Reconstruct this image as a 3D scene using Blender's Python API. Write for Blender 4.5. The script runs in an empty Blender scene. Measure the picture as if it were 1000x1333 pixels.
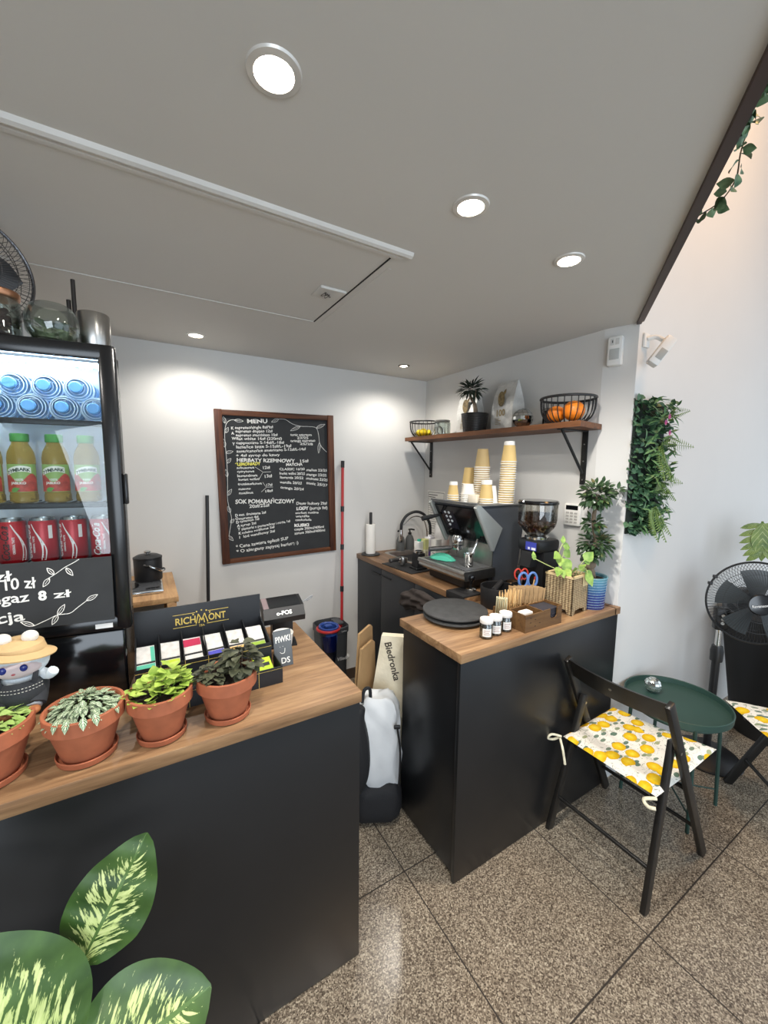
import bpy, bmesh, math, random
from mathutils import Vector, Matrix, Euler
random.seed(7)
PI = math.pi
SC = bpy.context.scene
COL = SC.collection

# ------------------------------------------------------------------ colours and materials
def lin(c):
    c = c.lstrip('#')
    out = []
    for i in (0, 2, 4):
        v = int(c[i:i+2], 16) / 255
        out.append(v / 12.92 if v <= .04045 else ((v + .055) / 1.055) ** 2.4)
    return (out[0], out[1], out[2], 1)

class NT:
    def __init__(s, name):
        s.m = bpy.data.materials.new(name); s.m.use_nodes = True
        s.t = s.m.node_tree; s.n = s.t.nodes; s.n.clear()
        s.out = s.n.new('ShaderNodeOutputMaterial'); s.p = s.n.new('ShaderNodeBsdfPrincipled')
        s.l(s.p.outputs[0], s.out.inputs[0])
    def l(s, a, b): s.t.links.new(a, b)
    def node(s, k, **kw):
        n = s.n.new(k)
        for a, v in kw.items():
            if a.startswith('i_'):
                key = a[2:]
                n.inputs[int(key) if key.isdigit() else key].default_value = v
            else: setattr(n, a, v)
        return n
    def math(s, op, a, b=None, clamp=False):
        n = s.n.new('ShaderNodeMath'); n.operation = op; n.use_clamp = clamp
        for i, v in enumerate((a, b)):
            if v is None: continue
            if isinstance(v, (int, float)): n.inputs[i].default_value = v
            else: s.l(v, n.inputs[i])
        return n.outputs[0]
    def coord(s, which='Object', scale=(1, 1, 1), loc=(0, 0, 0), rot=(0, 0, 0)):
        c = s.n.new('ShaderNodeTexCoord'); mp = s.n.new('ShaderNodeMapping')
        mp.inputs['Scale'].default_value = scale; mp.inputs['Location'].default_value = loc
        mp.inputs['Rotation'].default_value = rot
        s.l(c.outputs[which], mp.inputs[0]); return mp.outputs[0]
    def noise(s, vec, scale, detail=3, rough=.5, dist=0):
        n = s.node('ShaderNodeTexNoise'); n.inputs['Scale'].default_value = scale
        n.inputs['Detail'].default_value = detail; n.inputs['Roughness'].default_value = rough
        n.inputs['Distortion'].default_value = dist
        s.l(vec, n.inputs['Vector']); return n.outputs['Fac']
    def ramp(s, fac, stops, interp='LINEAR'):
        n = s.n.new('ShaderNodeValToRGB'); n.color_ramp.interpolation = interp
        e = n.color_ramp.elements
        while len(e) < len(stops): e.new(.5)
        for i, (p, c) in enumerate(stops):
            e[i].position = p; e[i].color = lin(c) if isinstance(c, str) else c
        s.l(fac, n.inputs[0]); return n.outputs[0]
    def mix(s, fac, a, b):
        n = s.n.new('ShaderNodeMix'); n.data_type = 'RGBA'
        for i, v in ((0, fac), (6, a), (7, b)):
            if isinstance(v, (int, float)): n.inputs[i].default_value = v
            elif isinstance(v, tuple): n.inputs[i].default_value = v
            elif isinstance(v, str): n.inputs[i].default_value = lin(v)
            else: s.l(v, n.inputs[i])
        return n.outputs[2]
    def base(s, c, rough=.5, metal=0, spec=.5):
        if isinstance(c, str): s.p.inputs['Base Color'].default_value = lin(c)
        else: s.l(c, s.p.inputs['Base Color'])
        if isinstance(rough, (int, float)): s.p.inputs['Roughness'].default_value = rough
        else: s.l(rough, s.p.inputs['Roughness'])
        s.p.inputs['Metallic'].default_value = metal
        s.p.inputs['Specular IOR Level'].default_value = spec
        return s
    def bump(s, h, strength=.3, dist=.01):
        n = s.n.new('ShaderNodeBump'); n.inputs['Strength'].default_value = strength
        n.inputs['Distance'].default_value = dist
        s.l(h, n.inputs['Height']); s.l(n.outputs[0], s.p.inputs['Normal']); return s

MATS = {}
def mat(name, color, rough=.5, metal=0, spec=.5, var=.06, vscale=9, bump=0, bscale=60):
    """plain material with a little procedural mottling"""
    if name in MATS: return MATS[name]
    t = NT(name)
    v = t.coord('Object')
    a = lin(color)
    lo = tuple(max(0, x * (1 - var)) for x in a[:3]) + (1,); hi = tuple(min(1, x * (1 + var)) for x in a[:3]) + (1,)
    t.base(t.ramp(t.noise(v, vscale), [(.3, lo), (.7, hi)]), rough, metal, spec)
    if bump: t.bump(t.noise(v, bscale, 4), bump, .004)
    MATS[name] = t.m
    return t.m

def wood(name, cols, axis='x', rough=.4, scale=1.0, spec=.4):
    t = NT(name)
    sc = {'x': (1.2, 14, 14), 'y': (14, 1.2, 14), 'z': (14, 14, 1.2)}[axis]
    v = t.coord('Object', tuple(q * scale for q in sc))
    n1 = t.noise(v, 1.6, 6, .6, .8); n2 = t.noise(v, 7, 4, .6)
    f = t.math('ADD', t.math('MULTIPLY', n1, .75), t.math('MULTIPLY', n2, .25))
    k = len(cols)
    t.base(t.ramp(f, [(.32 + .36 * i / (k - 1), c) for i, c in enumerate(cols)]), rough, 0, spec)
    t.bump(n2, .05, .002)
    MATS[name] = t.m
    return t.m

def emis(name, color, strength):
    t = NT(name); t.base(color, .5)
    t.p.inputs['Emission Color'].default_value = lin(color); t.p.inputs['Emission Strength'].default_value = strength
    MATS[name] = t.m; return t.m

def glass_thin(name, tint='#ffffff', refl=.06, rough=.02, opac=0.0):
    """window-like glass: mostly see-through with a fresnel reflection"""
    m = bpy.data.materials.new(name); m.use_nodes = True; t = m.node_tree; n = t.nodes; n.clear()
    out = n.new('ShaderNodeOutputMaterial'); tr = n.new('ShaderNodeBsdfTransparent'); gl = n.new('ShaderNodeBsdfGlossy')
    tr.inputs[0].default_value = lin(tint); gl.inputs['Roughness'].default_value = rough
    lw = n.new('ShaderNodeLayerWeight'); lw.inputs[0].default_value = .35
    mx = n.new('ShaderNodeMixShader'); mm = n.new('ShaderNodeMath'); mm.operation = 'MULTIPLY_ADD'
    mm.inputs[1].default_value = .55; mm.inputs[2].default_value = refl; mm.use_clamp = True
    t.links.new(lw.outputs['Fresnel'], mm.inputs[0]); t.links.new(mm.outputs[0], mx.inputs[0])
    t.links.new(tr.outputs[0], mx.inputs[1]); t.links.new(gl.outputs[0], mx.inputs[2])
    t.links.new(mx.outputs[0], out.inputs[0]); MATS[name] = m; return m

def glass_solid(name, color='#ffffff', rough=.0, ior=1.33):
    t = NT(name); t.base(color, rough); t.p.inputs['Transmission Weight'].default_value = 1; t.p.inputs['IOR'].default_value = ior
    MATS[name] = t.m; return t.m

def leafmat(name, lo, hi, rough=.4, spec=.4):
    t = NT(name); v = t.coord('Object')
    t.base(t.ramp(t.noise(v, 40, 2), [(.3, lo), (.7, hi)]), rough, 0, spec)
    MATS[name] = t.m; return t.m

# ------------------------------------------------------------------ mesh builder
class MB:
    def __init__(s, M=None):
        s.b = bmesh.new(); s.uv = s.b.loops.layers.uv.new('UVMap'); s.mi = 0; s.M = M or Matrix()
    def add(s, verts, faces, uvs=None, M=None):
        T = s.M @ M if M is not None else s.M
        vs = [s.b.verts.new(T @ Vector(v)) for v in verts]
        for k, f in enumerate(faces):
            try: fa = s.b.faces.new([vs[i] for i in f])
            except ValueError: continue
            fa.material_index = s.mi
            if uvs:
                for lp, i in zip(fa.loops, f): lp[s.uv].uv = uvs[i]
        return s
    def box(s, c, d, bev=0, M=None, seg=2):
        t = bmesh.new(); bmesh.ops.create_cube(t, size=1)
        for v in t.verts: v.co = Vector((v.co.x * d[0], v.co.y * d[1], v.co.z * d[2]))
        if bev: bmesh.ops.bevel(t, geom=t.edges[:] , offset=min(bev, min(d) * .49), segments=seg, profile=.5, affect='EDGES')
        for v in t.verts: v.co += Vector(c)
        t.verts.index_update()
        s.add([v.co.copy() for v in t.verts], [[v.index for v in f.verts] for f in t.faces], M=M); t.free(); return s
    def span(s, a, b, bev=0, M=None):
        return s.box([(x + y) / 2 for x, y in zip(a, b)], [abs(y - x) for x, y in zip(a, b)], bev, M)
    def lathe(s, prof, o=(0, 0, 0), seg=24, M=None, cap=True):
        verts = []; faces = []; rings = []
        for r, z in prof:
            if r < 1e-6: rings.append([len(verts)]); verts.append((o[0], o[1], o[2] + z))
            else:
                rings.append(list(range(len(verts), len(verts) + seg)))
                verts += [(o[0] + r * math.cos(2 * PI * k / seg), o[1] + r * math.sin(2 * PI * k / seg), o[2] + z) for k in range(seg)]
        for A, B in zip(rings, rings[1:]):
            if len(A) == 1 and len(B) == 1: continue
            for k in range(seg):
                k2 = (k + 1) % seg
                if len(A) == 1: faces.append((A[0], B[k2], B[k]))
                elif len(B) == 1: faces.append((A[k], A[k2], B[0]))
                else: faces.append((A[k], A[k2], B[k2], B[k]))
        if cap:
            if len(rings[0]) > 1: faces.append(rings[0][::-1])
            if len(rings[-1]) > 1: faces.append(rings[-1])
        return s.add(verts, faces, M=M)
    def tube(s, pts, r=.01, seg=8, closed=False, M=None):
        P = [Vector(p) for p in pts]; n = len(P)
        R = list(r) if isinstance(r, (list, tuple)) else [r] * n
        verts = []; faces = []; up = None
        for i in range(n):
            if closed: d = P[(i + 1) % n] - P[i - 1]
            else: d = P[min(i + 1, n - 1)] - P[max(i - 1, 0)]
            d = d.normalized() if d.length > 1e-9 else Vector((0, 0, 1))
            if up is None: up = d.orthogonal().normalized()
            up = (up - d * up.dot(d)); up = up.normalized() if up.length > 1e-6 else d.orthogonal().normalized()
            w = d.cross(up)
            verts += [P[i] + (up * math.cos(2 * PI * k / seg) + w * math.sin(2 * PI * k / seg)) * R[i] for k in range(seg)]
        for i in range(n if closed else n - 1):
            j = (i + 1) % n
            for k in range(seg):
                k2 = (k + 1) % seg
                faces.append((i * seg + k, i * seg + k2, j * seg + k2, j * seg + k))
        if not closed: faces += [list(range(seg))[::-1], list(range((n - 1) * seg, n * seg))]
        return s.add(verts, faces, M=M)
    def ring(s, c, R, r, seg=32, rs=6, axis='z', M=None):
        pts = []
        for k in range(seg):
            a = 2 * PI * k / seg; u, v = R * math.cos(a), R * math.sin(a)
            p = {'z': (u, v, 0), 'y': (u, 0, v), 'x': (0, u, v)}[axis]
            pts.append((c[0] + p[0], c[1] + p[1], c[2] + p[2]))
        return s.tube(pts, r, rs, True, M)
    def prism(s, poly, a, b, plane='xy', M=None):
        f = {'xy': lambda p, h: (p[0], p[1], h), 'xz': lambda p, h: (p[0], h, p[1]), 'yz': lambda p, h: (h, p[0], p[1])}[plane]
        n = len(poly)
        verts = [f(p, a) for p in poly] + [f(p, b) for p in poly]
        faces = [list(range(n))[::-1], list(range(n, 2 * n))] + [(k, (k + 1) % n, n + (k + 1) % n, n + k) for k in range(n)]
        s.add(verts, faces, M=M); return s
    def ball(s, c, r, seg=16, rings=10, M=None):
        if isinstance(r, (int, float)): r = (r, r, r)
        verts = [(c[0], c[1], c[2] + r[2])]; faces = []
        for i in range(1, rings):
            a = PI * i / rings
            verts += [(c[0] + r[0] * math.sin(a) * math.cos(2 * PI * k / seg), c[1] + r[1] * math.sin(a) * math.sin(2 * PI * k / seg), c[2] + r[2] * math.cos(a)) for k in range(seg)]
        verts.append((c[0], c[1], c[2] - r[2])); L = len(verts) - 1
        for k in range(seg):
            k2 = (k + 1) % seg
            faces.append((0, 1 + k, 1 + k2)); faces.append((L, 1 + (rings - 2) * seg + k2, 1 + (rings - 2) * seg + k))
            for i in range(rings - 2):
                a = 1 + i * seg; b = a + seg
                faces.append((a + k, b + k, b + k2, a + k2))
        return s.add(verts, faces, M=M)
    def leaf(s, p, d, n, L, W, bend=.3, fold=.2, nu=2, nv=5, shape=.45, point=1.0, M=None):
        """a leaf: from p along d, face normal n"""
        p = Vector(p); d = Vector(d).normalized(); n = Vector(n); n = (n - d * n.dot(d))
        n = n.normalized() if n.length > 1e-5 else d.orthogonal().normalized()
        w = d.cross(n)
        verts = []; uvs = []; faces = []
        for j in range(nv + 1):
            t = j / nv
            wid = W / 2 * (math.sin(PI * t ** (math.log(.5) / math.log(shape))) ** point if 0 < t < 1 else .03)
            ctr = p + d * (L * t * (1 - .15 * abs(bend) * t)) - n * (bend * L * t * t)
            for i in range(-nu, nu + 1):
                u = i / nu
                verts.append(ctr + w * (wid * u) + n * (fold * wid * abs(u))); uvs.append((.5 + .5 * u, t))
        k = 2 * nu + 1
        for j in range(nv):
            for i in range(2 * nu): faces.append((j * k + i, j * k + i + 1, (j + 1) * k + i + 1, (j + 1) * k + i))
        return s.add(verts, faces, uvs, M)
    def build(s, name, mats, parent=None, smooth=35, loc=None, rotz=0, **props):
        me = bpy.data.meshes.new(name)
        bmesh.ops.recalc_face_normals(s.b, faces=s.b.faces[:]) if smooth is not None and smooth != -1 else None
        s.b.to_mesh(me); s.b.free()
        if not isinstance(mats, (list, tuple)): mats = [mats]
        for m in mats: me.materials.append(m)
        if smooth:
            me.shade_smooth()
            if smooth > 0: me.set_sharp_from_angle(angle=math.radians(smooth))
        o = bpy.data.objects.new(name, me); COL.objects.link(o)
        if parent: o.parent = parent
        if loc: o.location = loc
        if rotz: o.rotation_euler.z = rotz
        for k, v in props.items(): o[k] = v
        return o

def tag(o, label, cat, group=None, kind=None):
    o['label'] = label; o['category'] = cat
    if group: o['group'] = group
    if kind: o['kind'] = kind
    return o
def thing(name, label, cat, loc=(0, 0, 0), rotz=0, group=None):
    o = bpy.data.objects.new(name, None); COL.objects.link(o); o.empty_display_size = .05
    o.location = loc; o.rotation_euler = (0, 0, rotz)
    return tag(o, label, cat, group)
def struct(name, mb, m, smooth=0):
    o = mb.build(name, m, smooth=smooth); o['kind'] = 'structure'; return o
def dup(src, loc=None, rotz=None, label=None, group=None):
    r = src.copy(); COL.objects.link(r)
    for ch in list(src.children):
        c = ch.copy(); COL.objects.link(c); c.parent = r
        for g in list(ch.children):
            d = g.copy(); COL.objects.link(d); d.parent = c
    if loc is not None: r.location = loc
    if rotz is not None: r.rotation_euler = (0, 0, rotz)
    if label: r['label'] = label
    if group: r['group'] = group
    return r
def text_bm(mb, txt, x, z, size, y=0, xe=None, ze=None, bold=0, align='LEFT', shear=0, plane='xz', thick=.0006, M=None, wob=0):
    """writes txt into mesh builder mb in the xz plane facing -y, from (x,z) towards (xe,ze)"""
    cu = bpy.data.curves.new('t', 'FONT'); cu.body = txt; cu.size = size; cu.align_x = align
    cu.extrude = thick; cu.offset = bold; cu.resolution_u = 3; cu.shear = shear
    ob = bpy.data.objects.new('t', cu); COL.objects.link(ob)
    bpy.context.view_layer.update()
    me = bpy.data.meshes.new_from_object(ob.evaluated_get(bpy.context.evaluated_depsgraph_get()))
    w = max((v.co.x for v in me.vertices), default=1)
    bpy.data.objects.remove(ob); bpy.data.curves.remove(cu)
    sx = 1; ang = 0
    if xe is not None:
        dz = (ze - z) if ze is not None else 0
        sx = math.hypot(xe - x, dz) / max(w, 1e-6); ang = math.atan2(dz, xe - x)
    ca, sa = math.cos(ang), math.sin(ang)
    vs = []
    for v in me.vertices:
        a, b, h = v.co.x * sx, v.co.y, v.co.z
        if wob: b += wob * size * math.sin(a / size * 5.3 + x * 90)
        vs.append((x + a * ca - b * sa, y - h, z + a * sa + b * ca))
    mb.add(vs, [list(p.vertices) for p in me.polygons], M=M)
    bpy.data.meshes.remove(me)
def stroke(mb, pts, r=.0015, y=0, seg=5, M=None):
    mb.tube([(p[0], y, p[1]) for p in pts], r, seg, M=M)
def smoothpts(pts, n=4):
    """Catmull-Rom through pts"""
    P = [Vector(p) for p in pts]; out = []
    for i in range(len(P) - 1):
        a, b, c, d = P[max(i - 1, 0)], P[i], P[i + 1], P[min(i + 2, len(P) - 1)]
        for k in range(n):
            t = k / n
            out.append(.5 * ((2 * b) + (c - a) * t + (2 * a - 5 * b + 4 * c - d) * t * t + (3 * b - a - 3 * c + d) * t ** 3))
    out.append(P[-1]); return out
def frame_to(d, up=(0, 0, 1), loc=(0, 0, 0)):
    """matrix taking local z to direction d"""
    d = Vector(d).normalized(); q = d.to_track_quat('Z', 'Y'); return Matrix.Translation(loc) @ q.to_matrix().to_4x4()
def ordinal(k):
    return ['first', 'second', 'third', 'fourth', 'fifth', 'sixth', 'seventh', 'eighth', 'ninth', 'tenth', 'eleventh', 'twelfth', 'thirteenth', 'fourteenth', 'fifteenth', 'sixteenth', 'seventeenth', 'eighteenth', 'nineteenth', 'twentieth', 'twenty-first', 'twenty-second'][k]
rnd = random.uniform

# ------------------------------------------------------------------ shared materials
BLACK_PANEL = mat('black_panel', '#191a1c', .32, spec=.45, var=.05)
BLACK_PLASTIC = mat('black_plastic', '#17181a', .4)
BLACK_GLOSS = mat('black_gloss', '#0c0d0f', .12, spec=.6)
BLACK_METAL = mat('black_metal', '#1c1c1d', .42, spec=.5)
BLACK_WOOD = mat('black_painted_wood', '#1a1918', .36, spec=.5, bump=.04)
DARK_SLATE = mat('slate', '#3b3c3d', .65, var=.2, vscale=30, bump=.15, bscale=40)
WHITE_PLASTIC = mat('white_plastic', '#e9e8e4', .4)
CHROME = mat('chrome', '#d6d6d4', .12, metal=1, var=.03)
STEEL = mat('brushed_steel', '#b5b3af', .28, metal=1, var=.08, vscale=30)
PAPER = mat('white_paper', '#eceae4', .8, var=.03)
KRAFT = mat('kraft_paper', '#cdb074', .75, var=.06)
CARDBOARD = mat('cardboard', '#a8885f', .85, var=.08)
TERRACOTTA = mat('terracotta', '#a65f40', .75, var=.14, vscale=22, bump=.08)
SOIL = mat('soil', '#2a2018', .95, var=.5, vscale=90, bump=.8, bscale=120)
GLASS = glass_thin('clear_glass', '#f3f7f5', .05)
GLASS_DOOR = glass_thin('door_glass', '#f6fafa', .025, .01)
CHALK = mat('white_chalk', '#e4e3de', .9, var=.12, vscale=150)
CHALK_YELLOW = mat('yellow_chalk', '#e8e06a', .9, var=.1, vscale=150)
GOLD = mat('gold_print', '#cdb45c', .45, var=.05)
WOOD_TOP = wood('oak_worktop', ['#61472f', '#826346', '#9a7957', '#ab8b67'], 'x', .42)
WOOD_TOP_Y = wood('oak_worktop_lengthways', ['#4f3927', '#6f5238', '#866648', '#9b7a58'], 'y', .42)
WOOD_SHELF = wood('walnut_shelf', ['#3f2616', '#5d3a22', '#74492b', '#855633'], 'y', .5)
WOOD_FRAME_X = wood('rustic_frame_across', ['#2a170d', '#4a2a18', '#63391f', '#7d5231'], 'x', .6)
WOOD_FRAME_Z = wood('rustic_frame_upright', ['#2a170d', '#45261a', '#5a331f', '#6d4429'], 'z', .6)
# ================================================================== THE SETTING
A = 2.754     # wall behind the bar (its y)
B = 2.05      # wall with the shelf (its x)
C = 1.103     # wall beside the table (its y)
CE = 2.405    # height of the low ceiling

def wall_mat(name, c, var=.025):
    t = NT(name); v = t.coord('Object')
    a = lin(c)
    t.base(t.ramp(t.noise(v, 1.6, 5, .6), [(.3, tuple(x * (1 - var) for x in a[:3]) + (1,)), (.7, a)]), .75, 0, .25)
    t.bump(t.noise(v, 70, 3), .06, .003)
    MATS[name] = t.m; return t.m
WALL = wall_mat('white_wall_paint', '#d6d5d2')
WALL_W = wall_mat('white_wall_paint_street', '#dcdbd8', .04)
CEIL = wall_mat('ceiling_paint', '#cfcdc8')

# granite floor tiles with thin dark joints
t = NT('granite_floor_tiles')
v = t.coord('Object')
vo = t.node('ShaderNodeTexVoronoi'); vo.inputs['Scale'].default_value = 250; t.l(v, vo.inputs['Vector'])
sep = t.node('ShaderNodeSeparateColor'); t.l(vo.outputs['Color'], sep.inputs[0])
n_big = t.noise(v, 9, 4); n_f = t.noise(v, 420, 2)
f = t.math('ADD', t.math('MULTIPLY', sep.outputs[0], .72), t.math('MULTIPLY', n_f, .28))
f = t.math('ADD', f, t.math('MULTIPLY', t.math('SUBTRACT', n_big, .5), .18))
col = t.ramp(f, [(.1, '#3f362e'), (.35, '#6f6457'), (.6, '#8f8373'), (.8, '#b3a793'), (.97, '#d3c9b6')])
sx = t.node('ShaderNodeSeparateXYZ'); t.l(v, sx.inputs[0])
def joint(o, off, size, w):
    q = t.math('FRACT', t.math('DIVIDE', t.math('ADD', o, 20 * size - off), size))
    q = t.math('MINIMUM', q, t.math('SUBTRACT', 1.0, q))
    return t.math('LESS_THAN', q, w / size)
j = t.math('MAXIMUM', joint(sx.outputs[0], .864, .643, .0026), joint(sx.outputs[1], .592, .648, .0026))
t.base(t.mix(j, col, '#2c251e'), t.mix(j, (.22, .22, .22, 1), (.7, .7, .7, 1)), 0, .5)
FLOOR = t.m
struct('floor', MB().span((-3, -3, -.1), (5, A + .2, 0)), FLOOR)

struct('wall_back', MB().span((-2.6, A, 0), (B + .3, A + .15, CE + .3)), WALL)
struct('wall_right', MB().span((B, 1.25, 0), (B + .2, A, CE)), WALL)
struct('wall_column', MB().prism([(B, 1.25), (2.091, C + .0015), (2.25, C + .0015), (2.25, 1.25)], 0, CE, 'xy'), WALL)
struct('wall_far_right', MB().span((2.092, C, 0), (5, C + .15, CE)).span((2.094, C, CE + .0), (5, C + .15, 5.2)), WALL_W)
struct('wall_left', MB().span((-2.75, -3, 0), (-2.6, A + .15, CE + .3)), WALL)
struct('baseboard_back', MB().span((.2, A - .012, 0), (1.44, A, .085), .003), mat('dark_skirting', '#4b3d33', .6))

# low ceiling whose open edge runs at a slant towards the shop front
e0 = Vector((2.077, 1.106)); ed = Vector((-.824, -.567)).normalized()
e1 = e0 + ed * 5.2
ceil_poly = [(B + .3, A + .1), (B + .3, C + .002), (2.12, C + .002), (2.094, C - .004), (e0.x, e0.y), (e1.x, e1.y), (-2.7, e1.y), (-2.7, A + .1)]
struct('trim_5', MB().span((2.05, C - .012, CE - .0005), (2.40, C + .16, CE + .0)), CEIL) if 0 else None
struct('ceiling', MB().prism(ceil_poly, CE, CE + .26, 'xy'), CEIL)
# dark timber trim along that edge
nrm = Vector((-ed.y, ed.x));
if nrm.x < 0: nrm = -nrm
def slab(o0, o1, z0, z1):
    p = [e0 + nrm * o0, e0 + nrm * o1, e1 + nrm * o1, e1 + nrm * o0]
    return [(q.x, q.y) for q in p], z0, z1
mb = MB(); mb.prism(*slab(-.004, .016, CE - .012, CE + .27)); mb.prism(*slab(.016, .026, CE - .002, CE + .25))
struct('trim_1', mb, mat('dark_red_brown_trim', '#38231c', .45))
# the tall void in front of it
struct('ceiling_upper', MB().prism([(-3, -3), (5, -3), (5, C + .1), (-3, C + .1)], 5.0, 5.1, 'xy'), WALL_W)

# white moulding strip, seam and hatch edge on the ceiling
STRIP = mat('white_moulding', '#cfcdc8', .6)
mb = MB()
mb.prism([(1.165, CE), (1.17, CE - .010), (1.180, CE - .014), (1.193, CE - .010), (1.198, CE)], -2.6, .805, 'yz')
mb.prism([(1.205, CE), (1.209, CE - .006), (1.222, CE - .006), (1.228, CE)], -2.6, .79, 'yz')
struct('trim_2', mb, STRIP)
mb = MB(); mb.prism([(-2.6, CE), (-2.6, CE - .003), (.755, CE - .003), (.755, CE)], 1.945, 1.955, 'xz')
struct('trim_3', mb, CEIL)
mb = MB(); mb.prism([(.752, 1.235), (.757, 1.235), (.757, 1.95), (.752, 1.95)], CE - .0025, CE + .001, 'xy')
o = mb.build('ceiling_hatch_gap', mat('dark_gap', '#1d1a17', .9)); o['kind'] = 'structure'
mb = MB(); mb.prism([(.785, 1.30), (.80, 1.30), (.80, 1.93), (.785, 1.93)], CE - .0015, CE + .001, 'xy')
o = mb.build('trim_4', CEIL, smooth=0); o['kind'] = 'structure'

# ---- recessed downlights
LAMP = emis('lamp_disc', '#fff1dc', 28)
LAMP_DIM = emis('lamp_disc_back', '#fff1dc', 14)
RIM = mat('lamp_rim', '#d8d5cf', .35, metal=.3)
lights = [(.237, .797, 'round recessed downlight nearest the camera, at the top of the picture'),
          (.797, .888, 'round recessed downlight in the middle of the ceiling, above the passage between counters'),
          (1.276, .922, 'round recessed downlight closest to the dark timber ceiling edge'),
          (.281, 2.493, 'round recessed downlight above the chalkboard wall on the left'),
          (1.604, 2.424, 'small recessed downlight in the corner above the sink')]
for i, (x, y, lab) in enumerate(lights):
    L = thing('ceiling_light', lab, 'ceiling light', (x, y, CE), 0, 'recessed ceiling downlights')
    k = .8 if i == 4 else 1
    MB().lathe([(.034 * k, -.001), (.036 * k, -.006), (.048 * k, -.004), (.05 * k, 0), (.034 * k, 0)], seg=36, cap=False).build('rim', RIM if i < 4 else mat('lamp_rim_dark', '#6b655d', .3, metal=.6), L)
    MB().lathe([(0, -.003), (.034 * k, -.003), (.034 * k, 0), (0, 0)], seg=32).build('bulb', LAMP if i < 3 else LAMP_DIM, L)

# ---- small cover with loose wires beside the hatch
jc = thing('junction_cover', 'small square white cover with loose wires on the ceiling beside the hatch gap', 'ceiling fitting', (.692, 1.6, CE))
MB().span((-.06, -.05, -.010), (.05, -.035, 0), .002).span((-.06, -.035, -.003), (.045, .06, 0), .001).build('cover', STRIP, jc)
mb = MB()
for k in range(4):
    a = k * 1.4
    mb.tube(smoothpts([(-.02, .0, -.003), (-.02 + .02 * math.cos(a), .02 * math.sin(a), -.018), (0, .015 + .01 * math.cos(a), -.006)]), .0012, 5)
mb.build('wire', mat('dark_wire', '#3b3530', .6), jc)

# ---- shop furniture: counters (the black body is one thing, each worktop another)
def counter(name, label, a, b, inset=0):
    c = thing(name, label, 'counter', ((a[0] + b[0]) / 2, a[1], 0))
    ox, oy = (a[0] + b[0]) / 2, a[1]
    w = (b[0] - a[0]) / 2; d = b[1] - a[1]; h = b[2]
    MB().span((-w, 0, .003), (w, .018, h), .0015).build('front_panel', BLACK_PANEL, c)
    MB().span((-w + .012, .020, .02), (-w + .03, d, h), .001).build('side_panel', BLACK_PANEL, c)
    MB().span((w - .03 - inset, .020, .02), (w - .002 - inset, d, h), .001).build('side_panel', BLACK_PANEL, c)
    MB().span((-w + .03, d - .018, .02), (w - .03 - inset, d, h), .001).build('back_panel', BLACK_PANEL, c)
    return c
counter('bar_counter', 'long black bar counter in the left foreground carrying the drinks fridge and potted plants', (-2.3, 1.079, 0), (.564, 1.70, .944))
tag(MB().span((-2.3, 0, 0), (.567, .665, .036), .0015).build('worktop', WOOD_TOP, loc=(0, 1.071, .946)),
    'oak worktop on the left bar counter under the terracotta pots', 'worktop')
counter('serving_counter', 'short black serving counter in the middle, against the right-hand wall', (1.006, 1.093, 0), (2.082, 1.506, .953), .05)
tag(MB().span((1.0, 0, 0), (2.05, .428, .036), .0015).prism([(2.04, 0.0), (2.088, 0), (2.052, .15), (2.04, .15)], .0, .036).build('worktop', WOOD_TOP, loc=(0, 1.085, .955)),
    'oak worktop on the middle counter holding the slate plates and jars', 'worktop')
# ================================================================== DRINKS FRIDGE ON THE BAR
ZB = .982
FX, FY, FR = -.054, 1.38, -math.radians(8)
fridge = thing('display_fridge', 'tall black glass-door drinks fridge standing on the left bar counter', 'fridge', (FX, FY, ZB), FR)
FM = Matrix.Translation((FX, FY, ZB)) @ Matrix.Rotation(FR, 4, 'Z')
def fw(u, v, z):       # a point in the fridge's own frame -> world
    p = FM @ Vector((u, v, z - ZB)); return (p.x, p.y, p.z)
W_ = .60; HT = 1.05; DP = .215
FRB = mat('fridge_black', '#101113', .22, spec=.55)
LINER = mat('fridge_liner', '#d3dae2', .4)
mb = MB()
mb.span((-W_, .035, 0), (-W_ + .02, DP, HT), .004).span((-.034, .035, 0), (-.030, DP, HT), .002)
mb.span((-W_, .035, HT - .03), (-.030, DP, HT), .002).span((-W_, .035, 0), (-.030, DP, .235), .002)
mb.span((-W_ + .02, DP - .012, .2), (-.034, DP, HT - .02))
mb.build('cabinet', FRB, fridge)
mb = MB(); mb.span((-W_ + .02, DP - .018, .235), (-.0345, DP - .0125, HT - .03)); mb.span((-.0375, .045, .235), (-.0345, DP - .018, HT - .03)); mb.span((-W_ + .0205, .045, .235), (-W_ + .0235, DP - .018, HT - .03))
mb.build('liner', LINER, fridge)
# door: rounded outer frame
mb = MB()
mb.span((-.043, 0, .225), (.0, .032, HT - .004), .010, ).span((-W_, 0, .225), (-W_ + .043, .032, HT - .004), .010)
mb.span((-W_ + .02, .001, HT - .046), (-.02, .031, HT - .004), .008).span((-W_ + .02, .001, .225), (-.02, .031, .27), .008)
door = mb.build('door', FRB, fridge)
MB().span((-W_ + .04, .013, .265), (-.04, .016, HT - .044)).build('door_glass', GLASS_DOOR, door, smooth=0)
MB().span((.001, .006, .60), (.010, .026, .69), .004).build('hinge', FRB, door)
for z in (.43, .72, .835): MB().span((-.0445, .008, z), (-.039, .011, z + .002)).build('screw', STEEL, door, smooth=0)
MB().span((-.090, -.0008, .237), (-.047, .0, .251), .0).build('sticker', mat('sticker_white', '#d9d9d6', .6), door, smooth=0)
mb = MB()
mb.span((-W_ + .01, .012, .004), (-.02, .036, .222), .008)
mb.build('base_panel', BLACK_GLOSS, fridge)
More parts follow.
